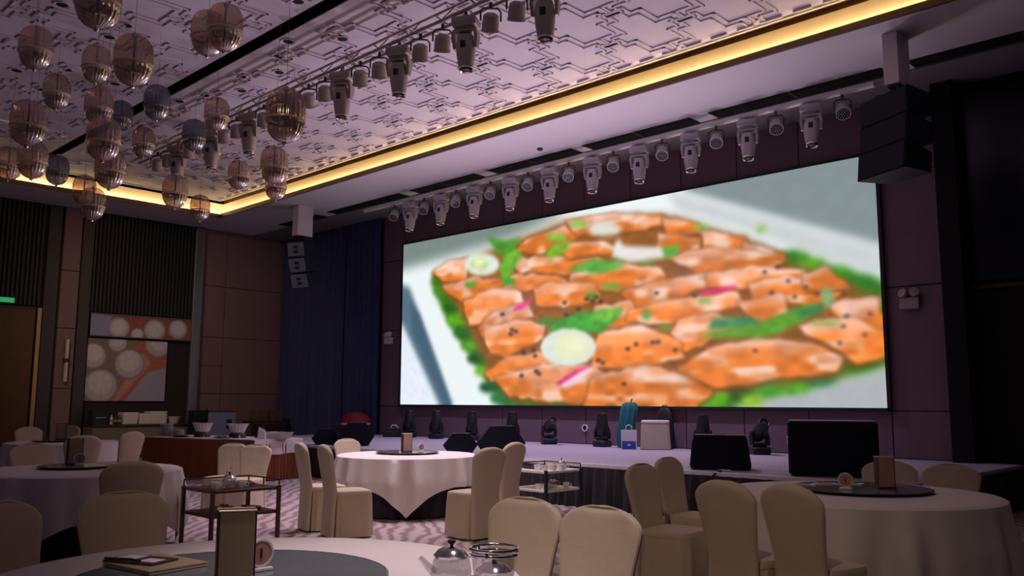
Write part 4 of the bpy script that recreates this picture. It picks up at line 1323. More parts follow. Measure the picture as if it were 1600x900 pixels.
V = lambda x, y: math.atan2(y, x) - PI / 2        # yaw that turns the front towards the photographer
menu_box(-3.085, 1.70, 0.785, V(-3.085, 1.70) + 0.1, 'tall tan menu box on the near foreground turntable', 'card', 1.03)
plaque(-3.16, 1.85, 0.785, V(-3.1, 1.8) + 0.5, 'brown round plaque half hidden by the foreground menu box', 'pink_card')
menu_box(-9.13, 7.46, 0.785, V(-9.13, 7.46) + 0.45, 'rose menu box on the middle table', 'pink_card', 0.98)
plaque(-9.02, 7.62, 0.785, V(-9.1, 7.6) + 0.5, 'round plaque peeking out right of the rose menu box', 'pink_card', 0.9)
menu_box(-9.70, 3.45, 0.785, V(-9.7, 3.45) + 0.2, 'dim yellowish menu box on the left table', 'card', 1.1)
plaque(-9.50, 3.43, 0.785, V(-9.5, 3.43) + 0.1, 'round brown plaque beside the dim menu box on the left table', 'pink_card', 1.0)
menu_box(-2.70, 7.08, 0.785, V(-2.7, 7.08) + 0.42, 'brown menu box on the right table before the far chairs', 'pink_card', 1.0)
plaque(-2.89, 6.78, 0.785, V(-2.89, 6.78), 'pinkish round plaque standing on the right glass turntable', 'pink_card', 1.05)
menu_box(-16.0, 5.45, 0.785, V(-16, 5.45) - 0.3, 'rose menu box on the farthest left table', 'pink_card', 1.15)

# papers on the right table
for i, (x, y, rz, lb) in enumerate(((-3.30, 6.92, 0.5, 'nearest to the chair back'), (-3.20, 7.12, 0.8, 'middle one'), (-3.05, 7.28, 0.2, 'farthest one'))):
    q = thing('menu_leaflet', 'flat pale leaflet on the right turntable, ' + lb, 'leaflet', (x, y, 0.785), rz, 'leaflets on the right turntable')
    MB().bbox(-0.09, 0.09, -0.06, 0.06, 0, 0.006, 0.001).build('cover', M['paper'], q)
    MB().box(-0.07, 0.05, -0.04, 0.03, 0.006, 0.0066).build('print', M['ink'], q)
# folder and bill holder on the near table
rz = math.atan2(1.746 - 1.691, -3.411 + 3.798)
q = thing('menu_folder', 'flat tan menu folder under the dark bill holder in the foreground', 'folder', (-3.545, 1.60, 0.785), rz)
MB().bbox(-0.17, 0.17, -0.13, 0.13, 0, 0.006, 0.002).build('cover', M['card'], q)
MB().box(-0.165, 0.168, -0.125, 0.125, 0.0062, 0.012).build('pages', M['paper'], q)
MB().bbox(-0.17, 0.17, -0.13, 0.13, 0.0122, 0.018, 0.002).build('top_cover', M['card'], q)
q = thing('bill_holder', 'open dark brown bill holder with white slips on the tan folder', 'bill holder', (-3.60, 1.565, 0.8035), rz + 0.25)
MB().bbox(-0.13, 0.0, -0.075, 0.075, 0, 0.008, 0.003).build('left_board', M['brown_leather'], q)
MB().bbox(0.002, 0.13, -0.075, 0.075, 0, 0.008, 0.003).build('right_board', M['brown_leather'], q)
MB().box(-0.112, -0.016, -0.058, 0.058, 0.0082, 0.0095).build('paper_slip', M['paper'], q)
MB().box(0.03, 0.112, -0.05, 0.02, 0.0082, 0.0095).build('paper_slip', M['paper'], q)
MB().tube([(-0.13, -0.06, 0.012), (-0.06, -0.07, 0.016), (0.0, -0.05, 0.014), (0.06, -0.065, 0.014)], 0.005, 6).build('strap', M['brown_leather'], q, True)


def teapot(lab, loc, rz, sc_, grp=None):
    t = thing('glass_teapot', lab, 'teapot', loc, rz, grp)
    t.scale = (sc_,) * 3
    MB().lathe([(0.001, 0), (0.055, 0), (0.068, 0.02), (0.072, 0.05), (0.066, 0.085), (0.058, 0.10), (0.060, 0.104)], 28).build('glass_body', M['cup_glass'], t, True)
    MB().lathe([(0.062, 0.098), (0.064, 0.106), (0.058, 0.112), (0.048, 0.124), (0.028, 0.133), (0.008, 0.136), (0.001, 0.136)], 28).build('steel_lid', M['chrome'], t, True)
    MB().lathe([(0.006, 0.135), (0.006, 0.142), (0.014, 0.148), (0.014, 0.156), (0.001, 0.158)], 16).build('lid_knob', M['ink'], t, True)
    MB().tube([(0.06, 0, 0.098), (0.085, 0, 0.108), (0.112, 0, 0.095), (0.115, 0, 0.06), (0.095, 0, 0.03), (0.068, 0, 0.028)], 0.007, 8).build('handle', M['cup_glass'], t, True)
    MB().lathe([(0.016, 0), (0.011, 0.05), (0.009, 0.075)], 12, mtx=Matrix.Translation((-0.06, 0, 0.045)) @ Matrix.Rotation(-0.75, 4, 'Y')).build('spout', M['cup_glass'], t, True)


teapot('glass teapot with steel lid and black knob on the near table', (-2.52, 2.29, 0.757), 0.9, 1.08)
t = thing('glass_warmer_pot', 'glass pot in a steel double-ring holder on the near table edge', 'teapot', (-2.365, 2.365, 0.757), 0.4)
MB().lathe([(0.001, 0), (0.060, 0), (0.072, 0.03), (0.082, 0.09), (0.085, 0.125)], 30).build('glass_body', M['cup_glass'], t, True)
for z, r in ((0.128, 0.088), (0.148, 0.090)):
    MB().tube([(r * math.cos(a), r * math.sin(a), z) for a in [2 * PI * k / 32 for k in range(32)]], 0.006, 8, closed=True).build('steel_ring', M['chrome'], t, True)
for k in range(3):
    a = 0.6 + k * 2.09
    MB().rod((0.089 * math.cos(a), 0.089 * math.sin(a), 0.125), (0.089 * math.cos(a), 0.089 * math.sin(a), 0.15), 0.006, n=8).build('ring_post', M['chrome'], t)
MB().lathe([(0.070, 0.068), (0.060, 0.078), (0.035, 0.095), (0.008, 0.101), (0.001, 0.101)], 24).build('steel_lid', M['chrome'], t, True)
MB().lathe([(0.006, 0.10), (0.008, 0.106), (0.017, 0.113), (0.017, 0.122), (0.001, 0.125)], 16).build('lid_knob', M['ink'], t, True)


# ================================================================ TROLLEYS
def trolley(lab, x0, x1, y0, y1, h, m, shelf_m):
    t = thing('service_trolley', lab, 'trolley', ((x0 + x1) / 2, (y0 + y1) / 2, 0))
    a, b = (x1 - x0) / 2, (y1 - y0) / 2
    for sx in (-1, 1):
        for sy in (-1, 1):
            MB().bbox(sx * a - 0.018, sx * a + 0.018, sy * b - 0.018, sy * b + 0.018, 0.0, h, 0.003).build('post', M[m], t)
    for z in (h * 0.56, h - 0.03):
        MB().bbox(-a, a, -b, b, z - 0.012, z + 0.018, 0.003).build('shelf', M[shelf_m], t)
    rl = MB().tube([(-a, b, h + 0.06), (a, b, h + 0.06)], 0.008, 6).tube([(-a, -b, h + 0.06), (-a, b, h + 0.06)], 0.008, 6)
    for p in ((-a, b), (a, b), (-a, -b), (0, b)):
        rl.rod((*p, h - 0.01), (*p, h + 0.06), 0.008, n=6)
    rl.build('gallery_rail', M[m], t)
    return t


def cup(lab, loc, grp):
    t = thing('tea_cup', lab, 'cup', loc, 0.7, grp)
    t.scale = (1.25,) * 3
    if 'cup' not in _par:
        _par['cup'] = MB().lathe([(0.001, 0.0), (0.024, 0), (0.034, 0.02), (0.037, 0.055), (0.035, 0.056), (0.032, 0.022), (0.001, 0.008)], 16).mesh('cup_bowl', M['pipe'], True)
        _par['cuph'] = MB().tube([(0.035, 0, 0.045), (0.055, 0, 0.04), (0.052, 0, 0.018), (0.033, 0, 0.016)], 0.004, 6).mesh('cup_handle', M['pipe'], True)
    link_mesh('cup_bowl', _par['cup'], t)
    link_mesh('cup_handle', _par['cuph'], t)


trolley('two-shelf cherry wood trolley at left holding shiny teaware', -8.57, -7.96, 4.12, 4.84, 0.60, 'wood', 'wood')
trolley('black two-shelf trolley before the stage skirt holding cups', -7.96, -7.33, 8.24, 8.92, 0.60, 'black', 'white')
teapot('loop-handled glass pot on top of the left trolley', (-8.06, 4.34, 0.588), 2.2, 1.05)
MBH = MB().tube([(-0.06, 0, 0.10), (-0.055, 0, 0.17), (-0.02, 0, 0.195), (0.03, 0, 0.19), (0.055, 0, 0.16), (0.06, 0, 0.10)], 0.004, 6)
lp = bpy.data.objects[[o.name for o in C.objects if o.name.startswith('glass_teapot')][-1]]
MBH.build('loop_handle', M['chrome'], lp, True)
for i, (x, y, z, lb) in enumerate(((-8.06, 4.48, 0.588, 'right of the pot on the left trolley top'), (-8.16, 4.24, 0.588, 'left of the pot on the left trolley top'), (-8.05, 4.22, 0.588, 'frontmost on the left trolley top'),
                                   (-8.10, 4.24, 0.354, 'left one on the left trolley lower shelf'), (-8.04, 4.42, 0.354, 'right one on the left trolley lower shelf'), (-8.18, 4.36, 0.354, 'rear one on the left trolley lower shelf'))):
    cup('small pale cup, ' + lb, (x, y, z), 'cups on the left trolley')
q = thing('cloth_bundle', 'crumpled brown napkin on the left trolley top', 'napkin', (-8.25, 4.60, 0.588), 0.4)
MB().loft([[((0.12 + 0.02 * math.sin(5 * a)) * k * math.cos(a), (0.07 + 0.015 * math.cos(3 * a)) * k * math.sin(a), z + 0.006 * math.sin(4 * a)) for a in [2 * PI * j / 24 for j in range(24)]] for k, z in ((1, 0.008), (0.95, 0.03), (0.6, 0.05), (0.2, 0.055))]).build('folded_cloth', M['kraft'], q, True)
q = thing('serving_tray', 'dark oval tray on the lower shelf of the left trolley', 'tray', (-8.28, 4.62, 0.354), 0.1)
MB().lathe([(0.001, 0), (0.17, 0), (0.19, 0.018), (0.183, 0.018), (0.165, 0.006), (0.001, 0.006)], 32).build('tray_dish', M['ink'], q, True)
cs = [(-7.44, 8.34, 0.588, 'front left on the stage trolley top'), (-7.40, 8.46, 0.588, 'front middle on the stage trolley top'), (-7.42, 8.62, 0.588, 'front right on the stage trolley top'), (-7.58, 8.36, 0.588, 'rear left on the stage trolley top'), (-7.55, 8.56, 0.588, 'rear middle on the stage trolley top'),
      (-7.44, 8.32, 0.354, 'front left on the stage trolley lower shelf'), (-7.52, 8.32, 0.354, 'rear left on the stage trolley lower shelf'), (-7.47, 8.40, 0.354, 'second on the stage trolley lower shelf'), (-7.42, 8.74, 0.354, 'rightmost on the stage trolley lower shelf')]
for x, y, z, lb in cs:
    cup('small pale cup, ' + lb, (x, y, z), 'cups on the stage trolley')
teapot('glass teapot at the right end of the stage trolley top', (-7.48, 8.72, 0.588), 0.6, 0.9)
teapot('glass teapot on the lower shelf of the stage trolley', (-7.55, 8.62, 0.354), 0.6, 0.8)
q = thing('serving_tray', 'dark tray on top of the stage trolley', 'tray', (-7.75, 8.62, 0.588), 0)
MB().bbox(-0.14, 0.14, -0.2, 0.2, 0, 0.014, 0.005).build('tray_plate', M['ink'], q)
MB().tube([(-0.14, -0.2, 0.02), (0.14, -0.2, 0.02), (0.14, 0.2, 0.02), (-0.14, 0.2, 0.02)], 0.007, 6, closed=True).build('tray_rim', M['brown_leather'], q)

# ================================================================ BUFFET TABLE
BQ = Vector((-14.28, 8.14, 0))
BD = Vector((-0.968, -0.25, 0))
BE = Vector((-0.25, 0.968, 0))
brz = math.atan2(-BD.y, -BD.x)


def bpt(l, d, z=0.752):
    return BQ + BD * l + BE * d + Vector((0, 0, z))


bt = thing('buffet_table', 'long buffet table with burnt orange pleated skirt', 'table', tuple(BQ), 0)
MBq = Matrix(((BD.x, BE.x, 0, 0), (BD.y, BE.y, 0, 0), (0, 0, 1, 0), (0, 0, 0, 1)))
MB().bbox(0, 3.0, 0, 1.2, 0.72, 0.75, 0.006, mtx=MBq).build('tabletop', M['white_cloth'], bt)
L0 = lambda l, d: ((BD * l + BE * d).x, (BD * l + BE * d).y)
pleat_strip(L0(3.0, -0.015), L0(0, -0.015), 0.02, 0.735, 0.42, 0.008, n_per=10, seed=21).build('front_skirt', M['orange_cloth'], bt, True)
pleat_strip(L0(-0.015, 0), L0(-0.015, 1.2), 0.02, 0.735, 0.085, 0.018, seed=22).build('end_skirt', M['orange_cloth'], bt, True)
pleat_strip(L0(3.015, 1.2), L0(3.015, 0), 0.02, 0.735, 0.12, 0.018, seed=23).build('end_skirt', M['orange_cloth'], bt, True)
ov = thing('overlay_cloth', 'white square cloth hanging over the right end of the buffet', 'tablecloth', tuple(bpt(0.28, 0.6, 0.752)), 0)
mq = Matrix(((BD.x, BE.x, 0, 0), (BD.y, BE.y, 0, 0), (0, 0, 1, 0), (0, 0, 0, 1)))
cm = MB()
rows = []
for l, z in ((0.55, 0.004), (0.30, 0.004), (0.0, 0.005), (-0.26, 0.005), (-0.305, 0.0), (-0.315, -0.03), (-0.322, -0.15), (-0.33, -0.27)):
    rows.append([(l - (0.012 * math.sin(k * 0.9) if z < -0.05 else 0), -0.62 + k * 0.062, z + (0.01 * math.sin(k * .5) if z < -0.2 else 0)) for k in range(21)])
cm.loft(rows, caps=False, closed=False, mtx=mq)
cm.build('cloth_sheet', M['white_cloth'], ov, True)

rib_bowl = MB().lathe([(0.001, 0.0), (0.12, 0.0), (0.125, 0.015), (0.15, 0.08), (0.19, 0.165), (0.195, 0.17), (0.18, 0.168), (0.14, 0.08), (0.001, 0.02)], 64, rib=0.03, nrib=16).mesh('bowl_body', M['white'], True)
bowl_food = MB().lathe([(0.165, 0.14), (0.10, 0.165), (0.001, 0.175)], 24).mesh('bowl_filling', M['ink'], True)


def bowl(lab, p, grp, sc_=1.0, base=True):
    t = thing('ribbed_bowl', lab, 'bowl', tuple(p), 0, grp)
    t.scale = (sc_,) * 3
    link_mesh('bowl_body', rib_bowl, t)
    link_mesh('bowl_filling', bowl_food, t)
    return t


plate_me = MB().lathe([(0.001, 0.0), (0.08, 0.0), (0.125, 0.014), (0.13, 0.018), (0.122, 0.018), (0.08, 0.006), (0.001, 0.005)], 28).mesh('plate', M['white'], True)


def plate_stack(n, p, lab, grp):
    for k in range(n):
        o = link_mesh('plate', plate_me, None, (p.x, p.y, p.z + 0.0185 * k))
        tag(o, lab + (', top plate' if k == n - 1 else ', %s from the bottom' % ORD[k]), 'plate', grp)


plate_stack(13, bpt(2.87, 0.42), 'white plate in the taller stack at the buffet left end', 'plates in the taller stack')
plate_stack(7, bpt(2.58, 0.46), 'white plate in the lower stack on the buffet', 'plates in the lower stack')


def oval_dish(lab, p, rz, m, a=0.22, b=0.14, hh_=0.02):
    t = thing('serving_dish', lab, 'dish', tuple(p), rz)
    MB().loft([[(k * a * math.cos(q), k * b * math.sin(q), z) for q in [2 * PI * j / 32 for j in range(32)]] for k, z in ((0.6, 0.0), (1.0, hh_), (0.95, hh_), (0.55, 0.006))]).build('dish_body', M[m], t, True)
    t2 = MB()
    for j in range(7):
        t2.lathe([(0.03, 0.008), (0.026, 0.03), (0.001, 0.036)], 8, c=(0.09 * math.cos(j * 0.9), 0.05 * math.sin(j * 0.9), 0))
    o = t2.build('food_pieces', M['kraft'], t, True)
    o['kind'] = 'stuff'


oval_dish('dark flat dish beside the lower plate stack', bpt(2.25, 0.25), brz, 'brown_leather')
oval_dish('white flat dish between the two ribbed bowls', bpt(1.30, 0.42), brz, 'white')
oval_dish('small white dish before the right ribbed bowl', bpt(0.95, 0.18), brz, 'white', 0.16, 0.11)
for l, d, lb in ((1.93, 0.5, 'left white ribbed bowl raised on the buffet'), (0.98, 0.52, 'right white ribbed bowl raised on the buffet')):
    p = bpt(l, d)
    t = thing('warmer_stand', 'low dark warmer under the ' + lb.replace(' raised on the buffet', ''), 'warmer', tuple(p), brz)
    MB().lathe([(0.15, 0), (0.16, 0.05), (0.13, 0.10), (0.11, 0.10)], 24).build('warmer_ring', M['brown_leather'], t, True)
    for k in range(3):
        MB().box(-0.012, 0.012, 0.14, 0.165, 0.0, 0.06, mtx=Matrix.Rotation(k * 2.09, 4, 'Z')).build('foot', M['chrome'], t)
    bowl(lb, p + Vector((0, 0, 0.101)), 'ribbed bowls on the buffet', 1.0)
t = thing('tent_card', 'black triangular tent card on the buffet right of the bowls', 'card', tuple(bpt(0.62, 0.8)), brz + 0.4)
MB().prism([(-0.16, 0), (0.16, 0), (0.0, 0.26)], -0.006, 0.006).build('card_face', M['ink'], t)
MB().box(-0.15, 0.15, 0.006, 0.10, 0.0, 0.006).build('card_foot', M['ink'], t)
t = thing('folded_napkin', 'upright folded white napkin near the buffet corner', 'napkin', tuple(bpt(0.14, 0.32, 0.76)), brz + 0.5)
MB().loft([[(-0.07, -0.05, 0), (0.07, -0.05, 0), (0.07, 0.05, 0), (-0.07, 0.05, 0)], [(-0.065, -0.03, 0.16), (0.06, -0.03, 0.13), (0.06, 0.03, 0.13), (-0.065, 0.03, 0.16)], [(-0.06, -0.008, 0.22), (0.05, -0.008, 0.16), (0.05, 0.008, 0.16), (-0.06, 0.008, 0.22)]]).build('napkin_body', M['paper'], t)
t = thing('white_tray', 'white flared rectangular tray at the buffet right end', 'tray', tuple(bpt(0.06, 0.66, 0.758)), brz)
MB().loft([[(-.17, -.12, 0), (.17, -.12, 0), (.17, .12, 0), (-.17, .12, 0)], [(-.23, -.17, 0.12), (.23, -.17, 0.12), (.23, .17, 0.12), (-.23, .17, 0.12)], [(-.215, -.155, 0.12), (.215, -.155, 0.12), (.215, .155, 0.12), (-.215, .155, 0.12)], [(-.16, -.11, 0.01), (.16, -.11, 0.01), (.16, .11, 0.01), (-.16, .11, 0.01)]]).build('tray_body', M['white'], t)

# ================================================================ COUNTER IN THE LEFT RECESS
ct = thing('side_counter', 'beige fixed counter beneath the dumpling poster', 'counter', (XL + 0.15, 8.42, 0))
MB().bbox(0, 0.60, 0.0, 3.4, 0.05, 0.80, 0.006).build('body', M['beige'], ct)
MB().bbox(0, 0.66, -0.02, 3.42, 0.80, 0.85, 0.01).build('worktop', M['dark_trim'], ct)
for k in range(4):
    MB().bbox(0.60, 0.615, 0.02 + k * 0.85, 0.83 + k * 0.85, 0.10, 0.77, 0.004).build('door_panel', M['beige'], ct)
MB().box(0.02, 0.55, 0.0, 3.4, 0.0, 0.05).build('plinth', M['ink'], ct)
X0 = XL + 0.5


def crate(name, lab, cat, loc, a, b, h, m, grp=None, flare=1.15):
    t = thing(name, lab, cat, loc, 0, grp)
    MB().loft([[(-a, -b, 0), (a, -b, 0), (a, b, 0), (-a, b, 0)], [(-a * flare, -b * flare, h), (a * flare, -b * flare, h), (a * flare, b * flare, h), (-a * flare, b * flare, h)], [(-a * flare * .9, -b * flare * .9, h), (a * flare * .9, -b * flare * .9, h), (a * flare * .9, b * flare * .9, h), (-a * flare * .9, b * flare * .9, h)], [(-a * .85, -b * .85, 0.02), (a * .85, -b * .85, 0.02), (a * .85, b * .85, 0.02), (-a * .85, b * .85, 0.02)]]).build('tub_body', M[m], t)
    return t


t = thing('coffee_machine', 'black box-shaped machine at the left end of the counter', 'machine', (X0, 8.65, 0.85))
MB().bbox(-0.14, 0.14, -0.2, 0.2, 0, 0.36, 0.015).build('housing', M['black'], t)
MB().bbox(0.14, 0.16, -0.12, 0.12, 0.16, 0.18, 0.003).build('steel_bar', M['chrome'], t)
MB().bbox(0.13, 0.20, -0.16, 0.16, 0.0, 0.03, 0.003).build('drip_tray', M['ink'], t)
for i, (y, m, lb) in enumerate(((8.95, 'white', 'pale slim bottle beside the black machine'), (9.05, 'bottle_green', 'dark green bottle beside the pale slim bottle'), (9.15, 'bottle_green', 'dark green bottle left of the white tubs'))):
    t = thing('bottle', lb, 'bottle', (X0 + 0.08, y, 0.85), 0)
    MB().lathe([(0.001, 0), (0.038, 0), (0.04, 0.02), (0.04, 0.14), (0.03, 0.17), (0.014, 0.20), (0.014, 0.235)], 16).build('bottle_body', M[m], t, True)
    MB().lathe([(0.016, 0.232), (0.016, 0.255), (0.001, 0.255)], 12).build('bottle_cap', M['chrome'], t)
    MB().lathe([(0.041, 0.05), (0.041, 0.12)], 16).build('bottle_label', M['card'], t)
crate('white_tub', 'white flared tub on the counter right of the bottles', 'tub', (X0, 9.40, 0.85), 0.16, 0.17, 0.30, 'white')
crate('white_tub', 'second white flared tub on the counter', 'tub', (X0 + 0.02, 9.76, 0.85), 0.15, 0.13, 0.27, 'white')
for k in range(4):
    crate('stacked_tray', 'white tray in the counter stack, ' + ['lowest', 'second', 'third', 'topmost'][k], 'tray', (X0, 10.12, 0.85 + 0.081 * k), 0.16, 0.22, 0.08, 'white', 'stacked trays on the counter', 1.1)
bowl('white ribbed bowl at the right end of the counter', Vector((X0, 10.62, 0.85)), 'bowls on the counter', 1.1)

# cases along the left wall
t = thing('black_case', 'upright black case against the left wall by the counter end', 'case', (-22.35, 11.06, 0))
MB().bbox(-0.2, 0.2, -0.22, 0.22, 0, 1.2, 0.02).build('case_body', M['black_box'], t)
MB().tube([(0.21, -0.08, 0.95), (0.25, -0.08, 0.97), (0.25, 0.08, 0.97), (0.21, 0.08, 0.95)], 0.012, 6).build('handle', M['ink'], t)
MB().lathe([(0.001, 0.0), (0.022, 0), (0.022, 0.03), (0.001, 0.03)], 10, c=(0.1, 0.18, 1.2)).build('corner_knob', M['chrome'], t)
t = thing('floor_speaker', 'slate grey speaker box with two dark ports behind the buffet', 'speaker', (-22.35, 11.60, 0))
MB().bbox(-0.25, 0.25, -0.42, 0.42, 0.0, 1.17, 0.02).build('cabinet', M['black_box'], t)
MB().bbox(0.25, 0.27, -0.40, 0.40, 0.02, 1.15, 0.008).build('front_grille', M['slate'], t)
for z in (0.75, 0.91):
    MB().bbox(0.268, 0.28, 0.12, 0.28, z - 0.05, z + 0.05, 0.01).build('port', M['ink'], t)
t = thing('low_bench', 'low dark bench carrying two cartons by the corner drapes', 'bench', (-22.4, 13.05, 0))
MB().bbox(-0.25, 0.25, -0.55, 0.55, 0.84, 0.90, 0.01).build('bench_top', M['brown_leather'], t)
for sx in (-1, 1):
    for sy in (-1, 1):
        MB().box(sx * 0.22 - 0.02, sx * 0.22 + 0.02, sy * 0.5 - 0.02, sy * 0.5 + 0.02, 0, 0.84).build('leg', M['brown_leather'], t)
MB().box(0.2, 0.22, -0.5, 0.5, 0.1, 0.82).build('front_panel', M['brown_leather'], t)
for y, lb in ((12.90, 'left brown carton on the low dark bench'), (13.32, 'right brown carton on the low dark bench')):
    t = thing('carton', lb, 'box', (-22.4, y, 0.90), 0, 'cartons on the bench')
    MB().bbox(-0.17, 0.17, -0.185, 0.185, 0, 0.29, 0.006).build('carton_body', M['kraft'], t)
    MB().box(-0.02, 0.02, -0.186, 0.186, 0.289, 0.2915).build('tape', M['card'], t)


# ================================================================ ON THE STAGE
def wedge(lab, x, y, rz, prof, wd, z=0.612, top=True):
    """floor monitor: six-sided profile seen from the hall, extruded in depth"""
    t = thing('stage_monitor', lab, 'speaker', (x, y, z), rz, 'wedge monitors on the stage')
    MB().prism(prof, -wd / 2, wd / 2, taper=0.97).build('cabinet', M['black_box'], t)
    k = 0.93
    cz = sum(p[1] for p in prof) / len(prof)
    MB().prism([(px * k, cz + (pz - cz) * k) for px, pz in prof], -wd / 2 - 0.012, -wd / 2 + 0.001).build('front_grille', M['grille'], t)
    zt = max(p[1] for p in prof)
    MB().bbox(-0.08, 0.08, -0.035, 0.035, zt - 0.004, zt + 0.006, 0.002).build('top_handle', M['ink'], t)
    for s in (-1, 1):
        MB().box(s * 0.15 - 0.03, s * 0.15 + 0.03, -wd * 0.4, wd * 0.4, -0.005, 0.0).build('rubber_foot', M['ink'], t)
    return t


hexa = lambda w2, h: [(-w2 * 0.68, 0), (w2 * 0.68, 0), (w2, h * 0.42), (w2 * 0.52, h), (-w2 * 0.45, h), (-w2, h * 0.40)]
wedge('black wedge monitor at the far left of the stage, lower of two', -14.72, 9.95, V(-14.9, 10) + 0.0, hexa(0.27, 0.30), 0.36)
wedge('black wedge monitor at the far left of the stage, taller of two', -14.05, 10.2, V(-13.9, 10), hexa(0.36, 0.43), 0.42)
wedge('black wedge monitor behind the middle table, smaller left one', -10.80, 9.98, V(-10.7, 9.9), hexa(0.29, 0.32), 0.36)
wedge('black wedge monitor behind the middle table, larger right one', -9.93, 10.05, V(-9.8, 9.9) + 0.1, hexa(0.39, 0.46), 0.42)
wr_ = [(-0.37, 0), (0.37, 0), (0.385, 0.05), (0.345, 0.36), (0.32, 0.43), (-0.32, 0.43), (-0.35, 0.34), (-0.385, 0.05)]
t = wedge('black wedge monitor right of centre with a flat slotted top', -5.95, 10.12, V(-5.9, 9.9) - 0.05, wr_, 0.45)
sb = thing('subwoofer', 'large black subwoofer box at the right end of the stage', 'speaker', (-4.53, 10.28, 0.605), V(-4.5, 9.9) + 0.02)
MB().bbox(-0.50, 0.50, -0.35, 0.35, 0.02, 0.63, 0.015).build('cabinet', M['black_box'], sb)
MB().bbox(-0.48, 0.48, -0.372, -0.35, 0.04, 0.61, 0.006).build('front_grille', M['grille'], sb)
MB().bbox(-0.49, 0.49, -0.34, 0.34, 0.631, 0.645, 0.004).build('top_panel', M['slate'], sb)
for s in (-1, 1):
    MB().bbox(s * 0.504 - 0.008, s * 0.504 + 0.008, -0.08, 0.08, 0.35, 0.45, 0.004).build('side_handle', M['chrome'], sb)
    for q in (-1, 1):
        MB().box(s * 0.42 - 0.04, s * 0.42 + 0.04, q * 0.28 - 0.04, q * 0.28 + 0.04, -0.003, 0.02).build('rubber_foot', M['ink'], sb)
t = thing('cable', 'black cable trailing off the stage edge by the right monitor', 'cable', (0, 0, 0))
MB().tube([(-5.75, 9.80, 0.612), (-5.70, 9.66, 0.612), (-5.72, 9.56, 0.58), (-5.85, 9.52, 0.40), (-6.05, 9.50, 0.25), (-6.15, 9.48, 0.12), (-6.25, 9.40, 0.015)], 0.012, 6).build('cable_cord', M['ink'], t, True)
for k in range(2):
    MB().bbox(-0.05, 0.05, -0.012, 0.012, 0.0, 0.02, 0.003, mtx=Matrix.Translation((-5.72 + 0.07 * k, 9.74, 0.607)) @ Matrix.Rotation(0.5, 4, 'Z')).build('plug', M['chrome'], t)

# things left in front of the screen
t = thing('gift_bag', 'white paper gift bag with a blue lower half on the stage', 'bag', (-9.62, 13.12, 0.60), V(-9.6, 13.1))
MB().loft([[(-.14, -.06, 0), (.14, -.06, 0), (.14, .06, 0), (-.14, .06, 0)], [(-.145, -.065, .35), (.145, -.065, .35), (.145, .065, .35), (-.145, .065, .35)]], caps=True).build('bag_body', M['paper'], t)
MB().box(-0.125, 0.125, -0.069, -0.062, 0.01, 0.15).build('blue_panel', M['blue'], t)
MB().prism([(-0.03, 0.08), (0.0, 0.06), (0.03, 0.08), (0.02, 0.10), (-0.02, 0.10)], -0.0725, -0.069).build('badge', M['paper'], t)
for yy in (-0.06, 0.06):
    MB().tube([(-0.06, yy, 0.34), (-0.05, yy, 0.42), (0.0, yy, 0.45), (0.05, yy, 0.42), (0.06, yy, 0.34)], 0.006, 6).build('bag_handle', M['paper'], t, True)
t = thing('folded_parasol', 'teal folded cloth bundle leaning against the wall below the screen', 'bundle', (-9.98, 13.5, 0.60), V(-9.8, 13.4))
rings = []
for z, k, dx in ((0.0, 0.75, 0.0), (0.2, 1.0, 0.0), (0.5, 0.9, 0.03), (0.72, 0.92, 0.07), (0.82, 0.80, 0.09), (0.86, 0.45, 0.10)):
    rings.append([(dx + (0.17 + 0.02 * math.sin(7 * a + z * 3)) * k * math.cos(a), (0.13 + 0.02 * math.sin(7 * a)) * k * math.sin(a), z) for a in [2 * PI * j / 48 for j in range(48)]])
MB().loft(rings).build('cloth_folds', M['teal'], t, True)
MB().rod((0.10, 0, 0.84), (0.14, 0, 0.93), 0.012).build('stick_end', M['ink'], t)
t = thing('covered_stool', 'cream cloth-covered cube stool on the stage behind the gift bag', 'stool', (-9.28, 13.48, 0.60), V(-9.25, 13.5))
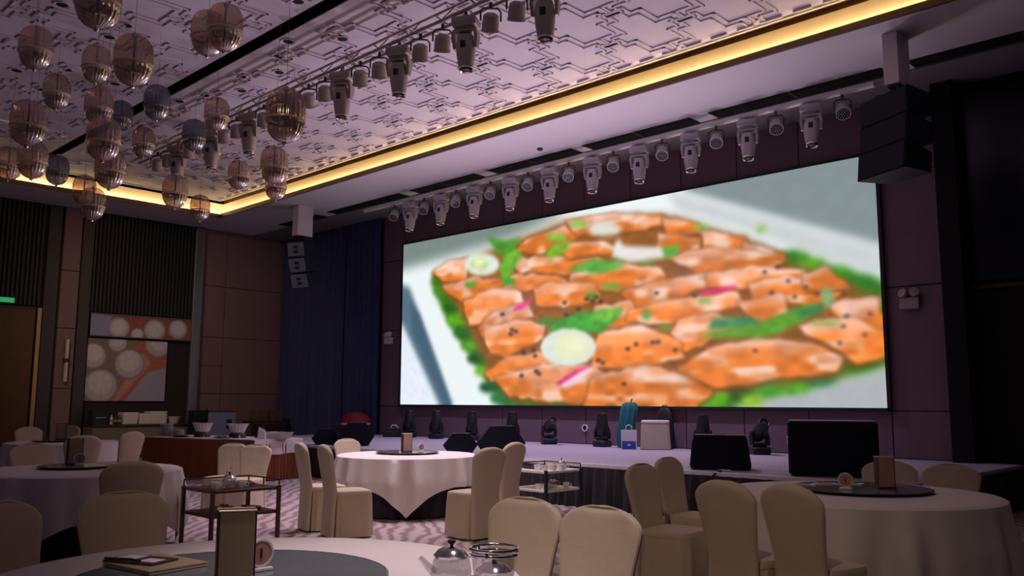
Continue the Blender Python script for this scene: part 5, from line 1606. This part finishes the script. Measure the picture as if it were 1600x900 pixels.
MB().loft([[(sx * k * math.copysign(abs(math.cos(a)) ** .3, math.cos(a)), sy * k * math.copysign(abs(math.sin(a)) ** .3, math.sin(a)), z) for a in [2 * PI * j / 40 for j in range(40)]] for z, k, sx, sy in ((0.01, 1.04, .27, .2), (0.2, 1.0, .27, .2), (0.44, 0.95, .27, .2), (0.49, 0.93, .27, .2))]).build('stool_cover', M['cream'], t, True)
MB().loft([[(.26 * k * math.copysign(abs(math.cos(a)) ** .3, math.cos(a)), .195 * k * math.copysign(abs(math.sin(a)) ** .3, math.sin(a)), z) for a in [2 * PI * j / 40 for j in range(40)]] for z, k in ((0.485, 0.99), (0.515, 1.0), (0.53, 0.94), (0.534, 0.4))]).build('seat_pad', M['white'], t, True)
t = thing('backpack', 'small black bag behind the cream stool on the stage', 'bag', (-9.35, 13.90, 0.60), 0)
MB().loft([[(.2 * k * math.cos(a), .09 * k * math.sin(a), z) for a in [2 * PI * j / 24 for j in range(24)]] for z, k in ((0, .9), (.2, 1.0), (.5, .95), (.68, .75), (.76, .4))]).build('bag_body', M['black'], t, True)
MB().tube([(-.06, 0, .72), (-.04, 0, .80), (.04, 0, .80), (.06, 0, .72)], 0.012, 6).build('carry_loop', M['ink'], t, True)
t = thing('red_stool', 'deep red round stool with a pale band, back left on the stage', 'stool', (-18.55, 13.45, 0.60), 0)
MB().lathe([(0.001, 0), (0.34, 0), (0.38, 0.05), (0.38, 0.26)], 32).build('stool_body', M['red'], t, True)
MB().lathe([(0.385, 0.26), (0.39, 0.27), (0.39, 0.30), (0.385, 0.31)], 32).build('pale_band', M['rim'], t, True)
MB().lathe([(0.38, 0.31), (0.37, 0.42), (0.25, 0.53), (0.10, 0.58), (0.001, 0.585)], 32).build('stool_cushion', M['red'], t, True)
t = thing('equipment_case', 'small black equipment case with a pale handle on the stage left', 'case', (-16.88, 13.35, 0.60), V(-16.9, 13.3))
MB().bbox(-0.24, 0.24, -0.14, 0.14, 0.0, 0.16, 0.02).build('case_body', M['black'], t)
MB().bbox(-0.16, 0.20, -0.12, 0.12, 0.16, 0.22, 0.02).build('case_lid', M['ink'], t)
MB().tube([(-0.05, 0, 0.22), (-0.02, 0, 0.28), (0.08, 0, 0.28), (0.12, 0, 0.22)], 0.016, 8).build('pale_handle', M['white'], t, True)
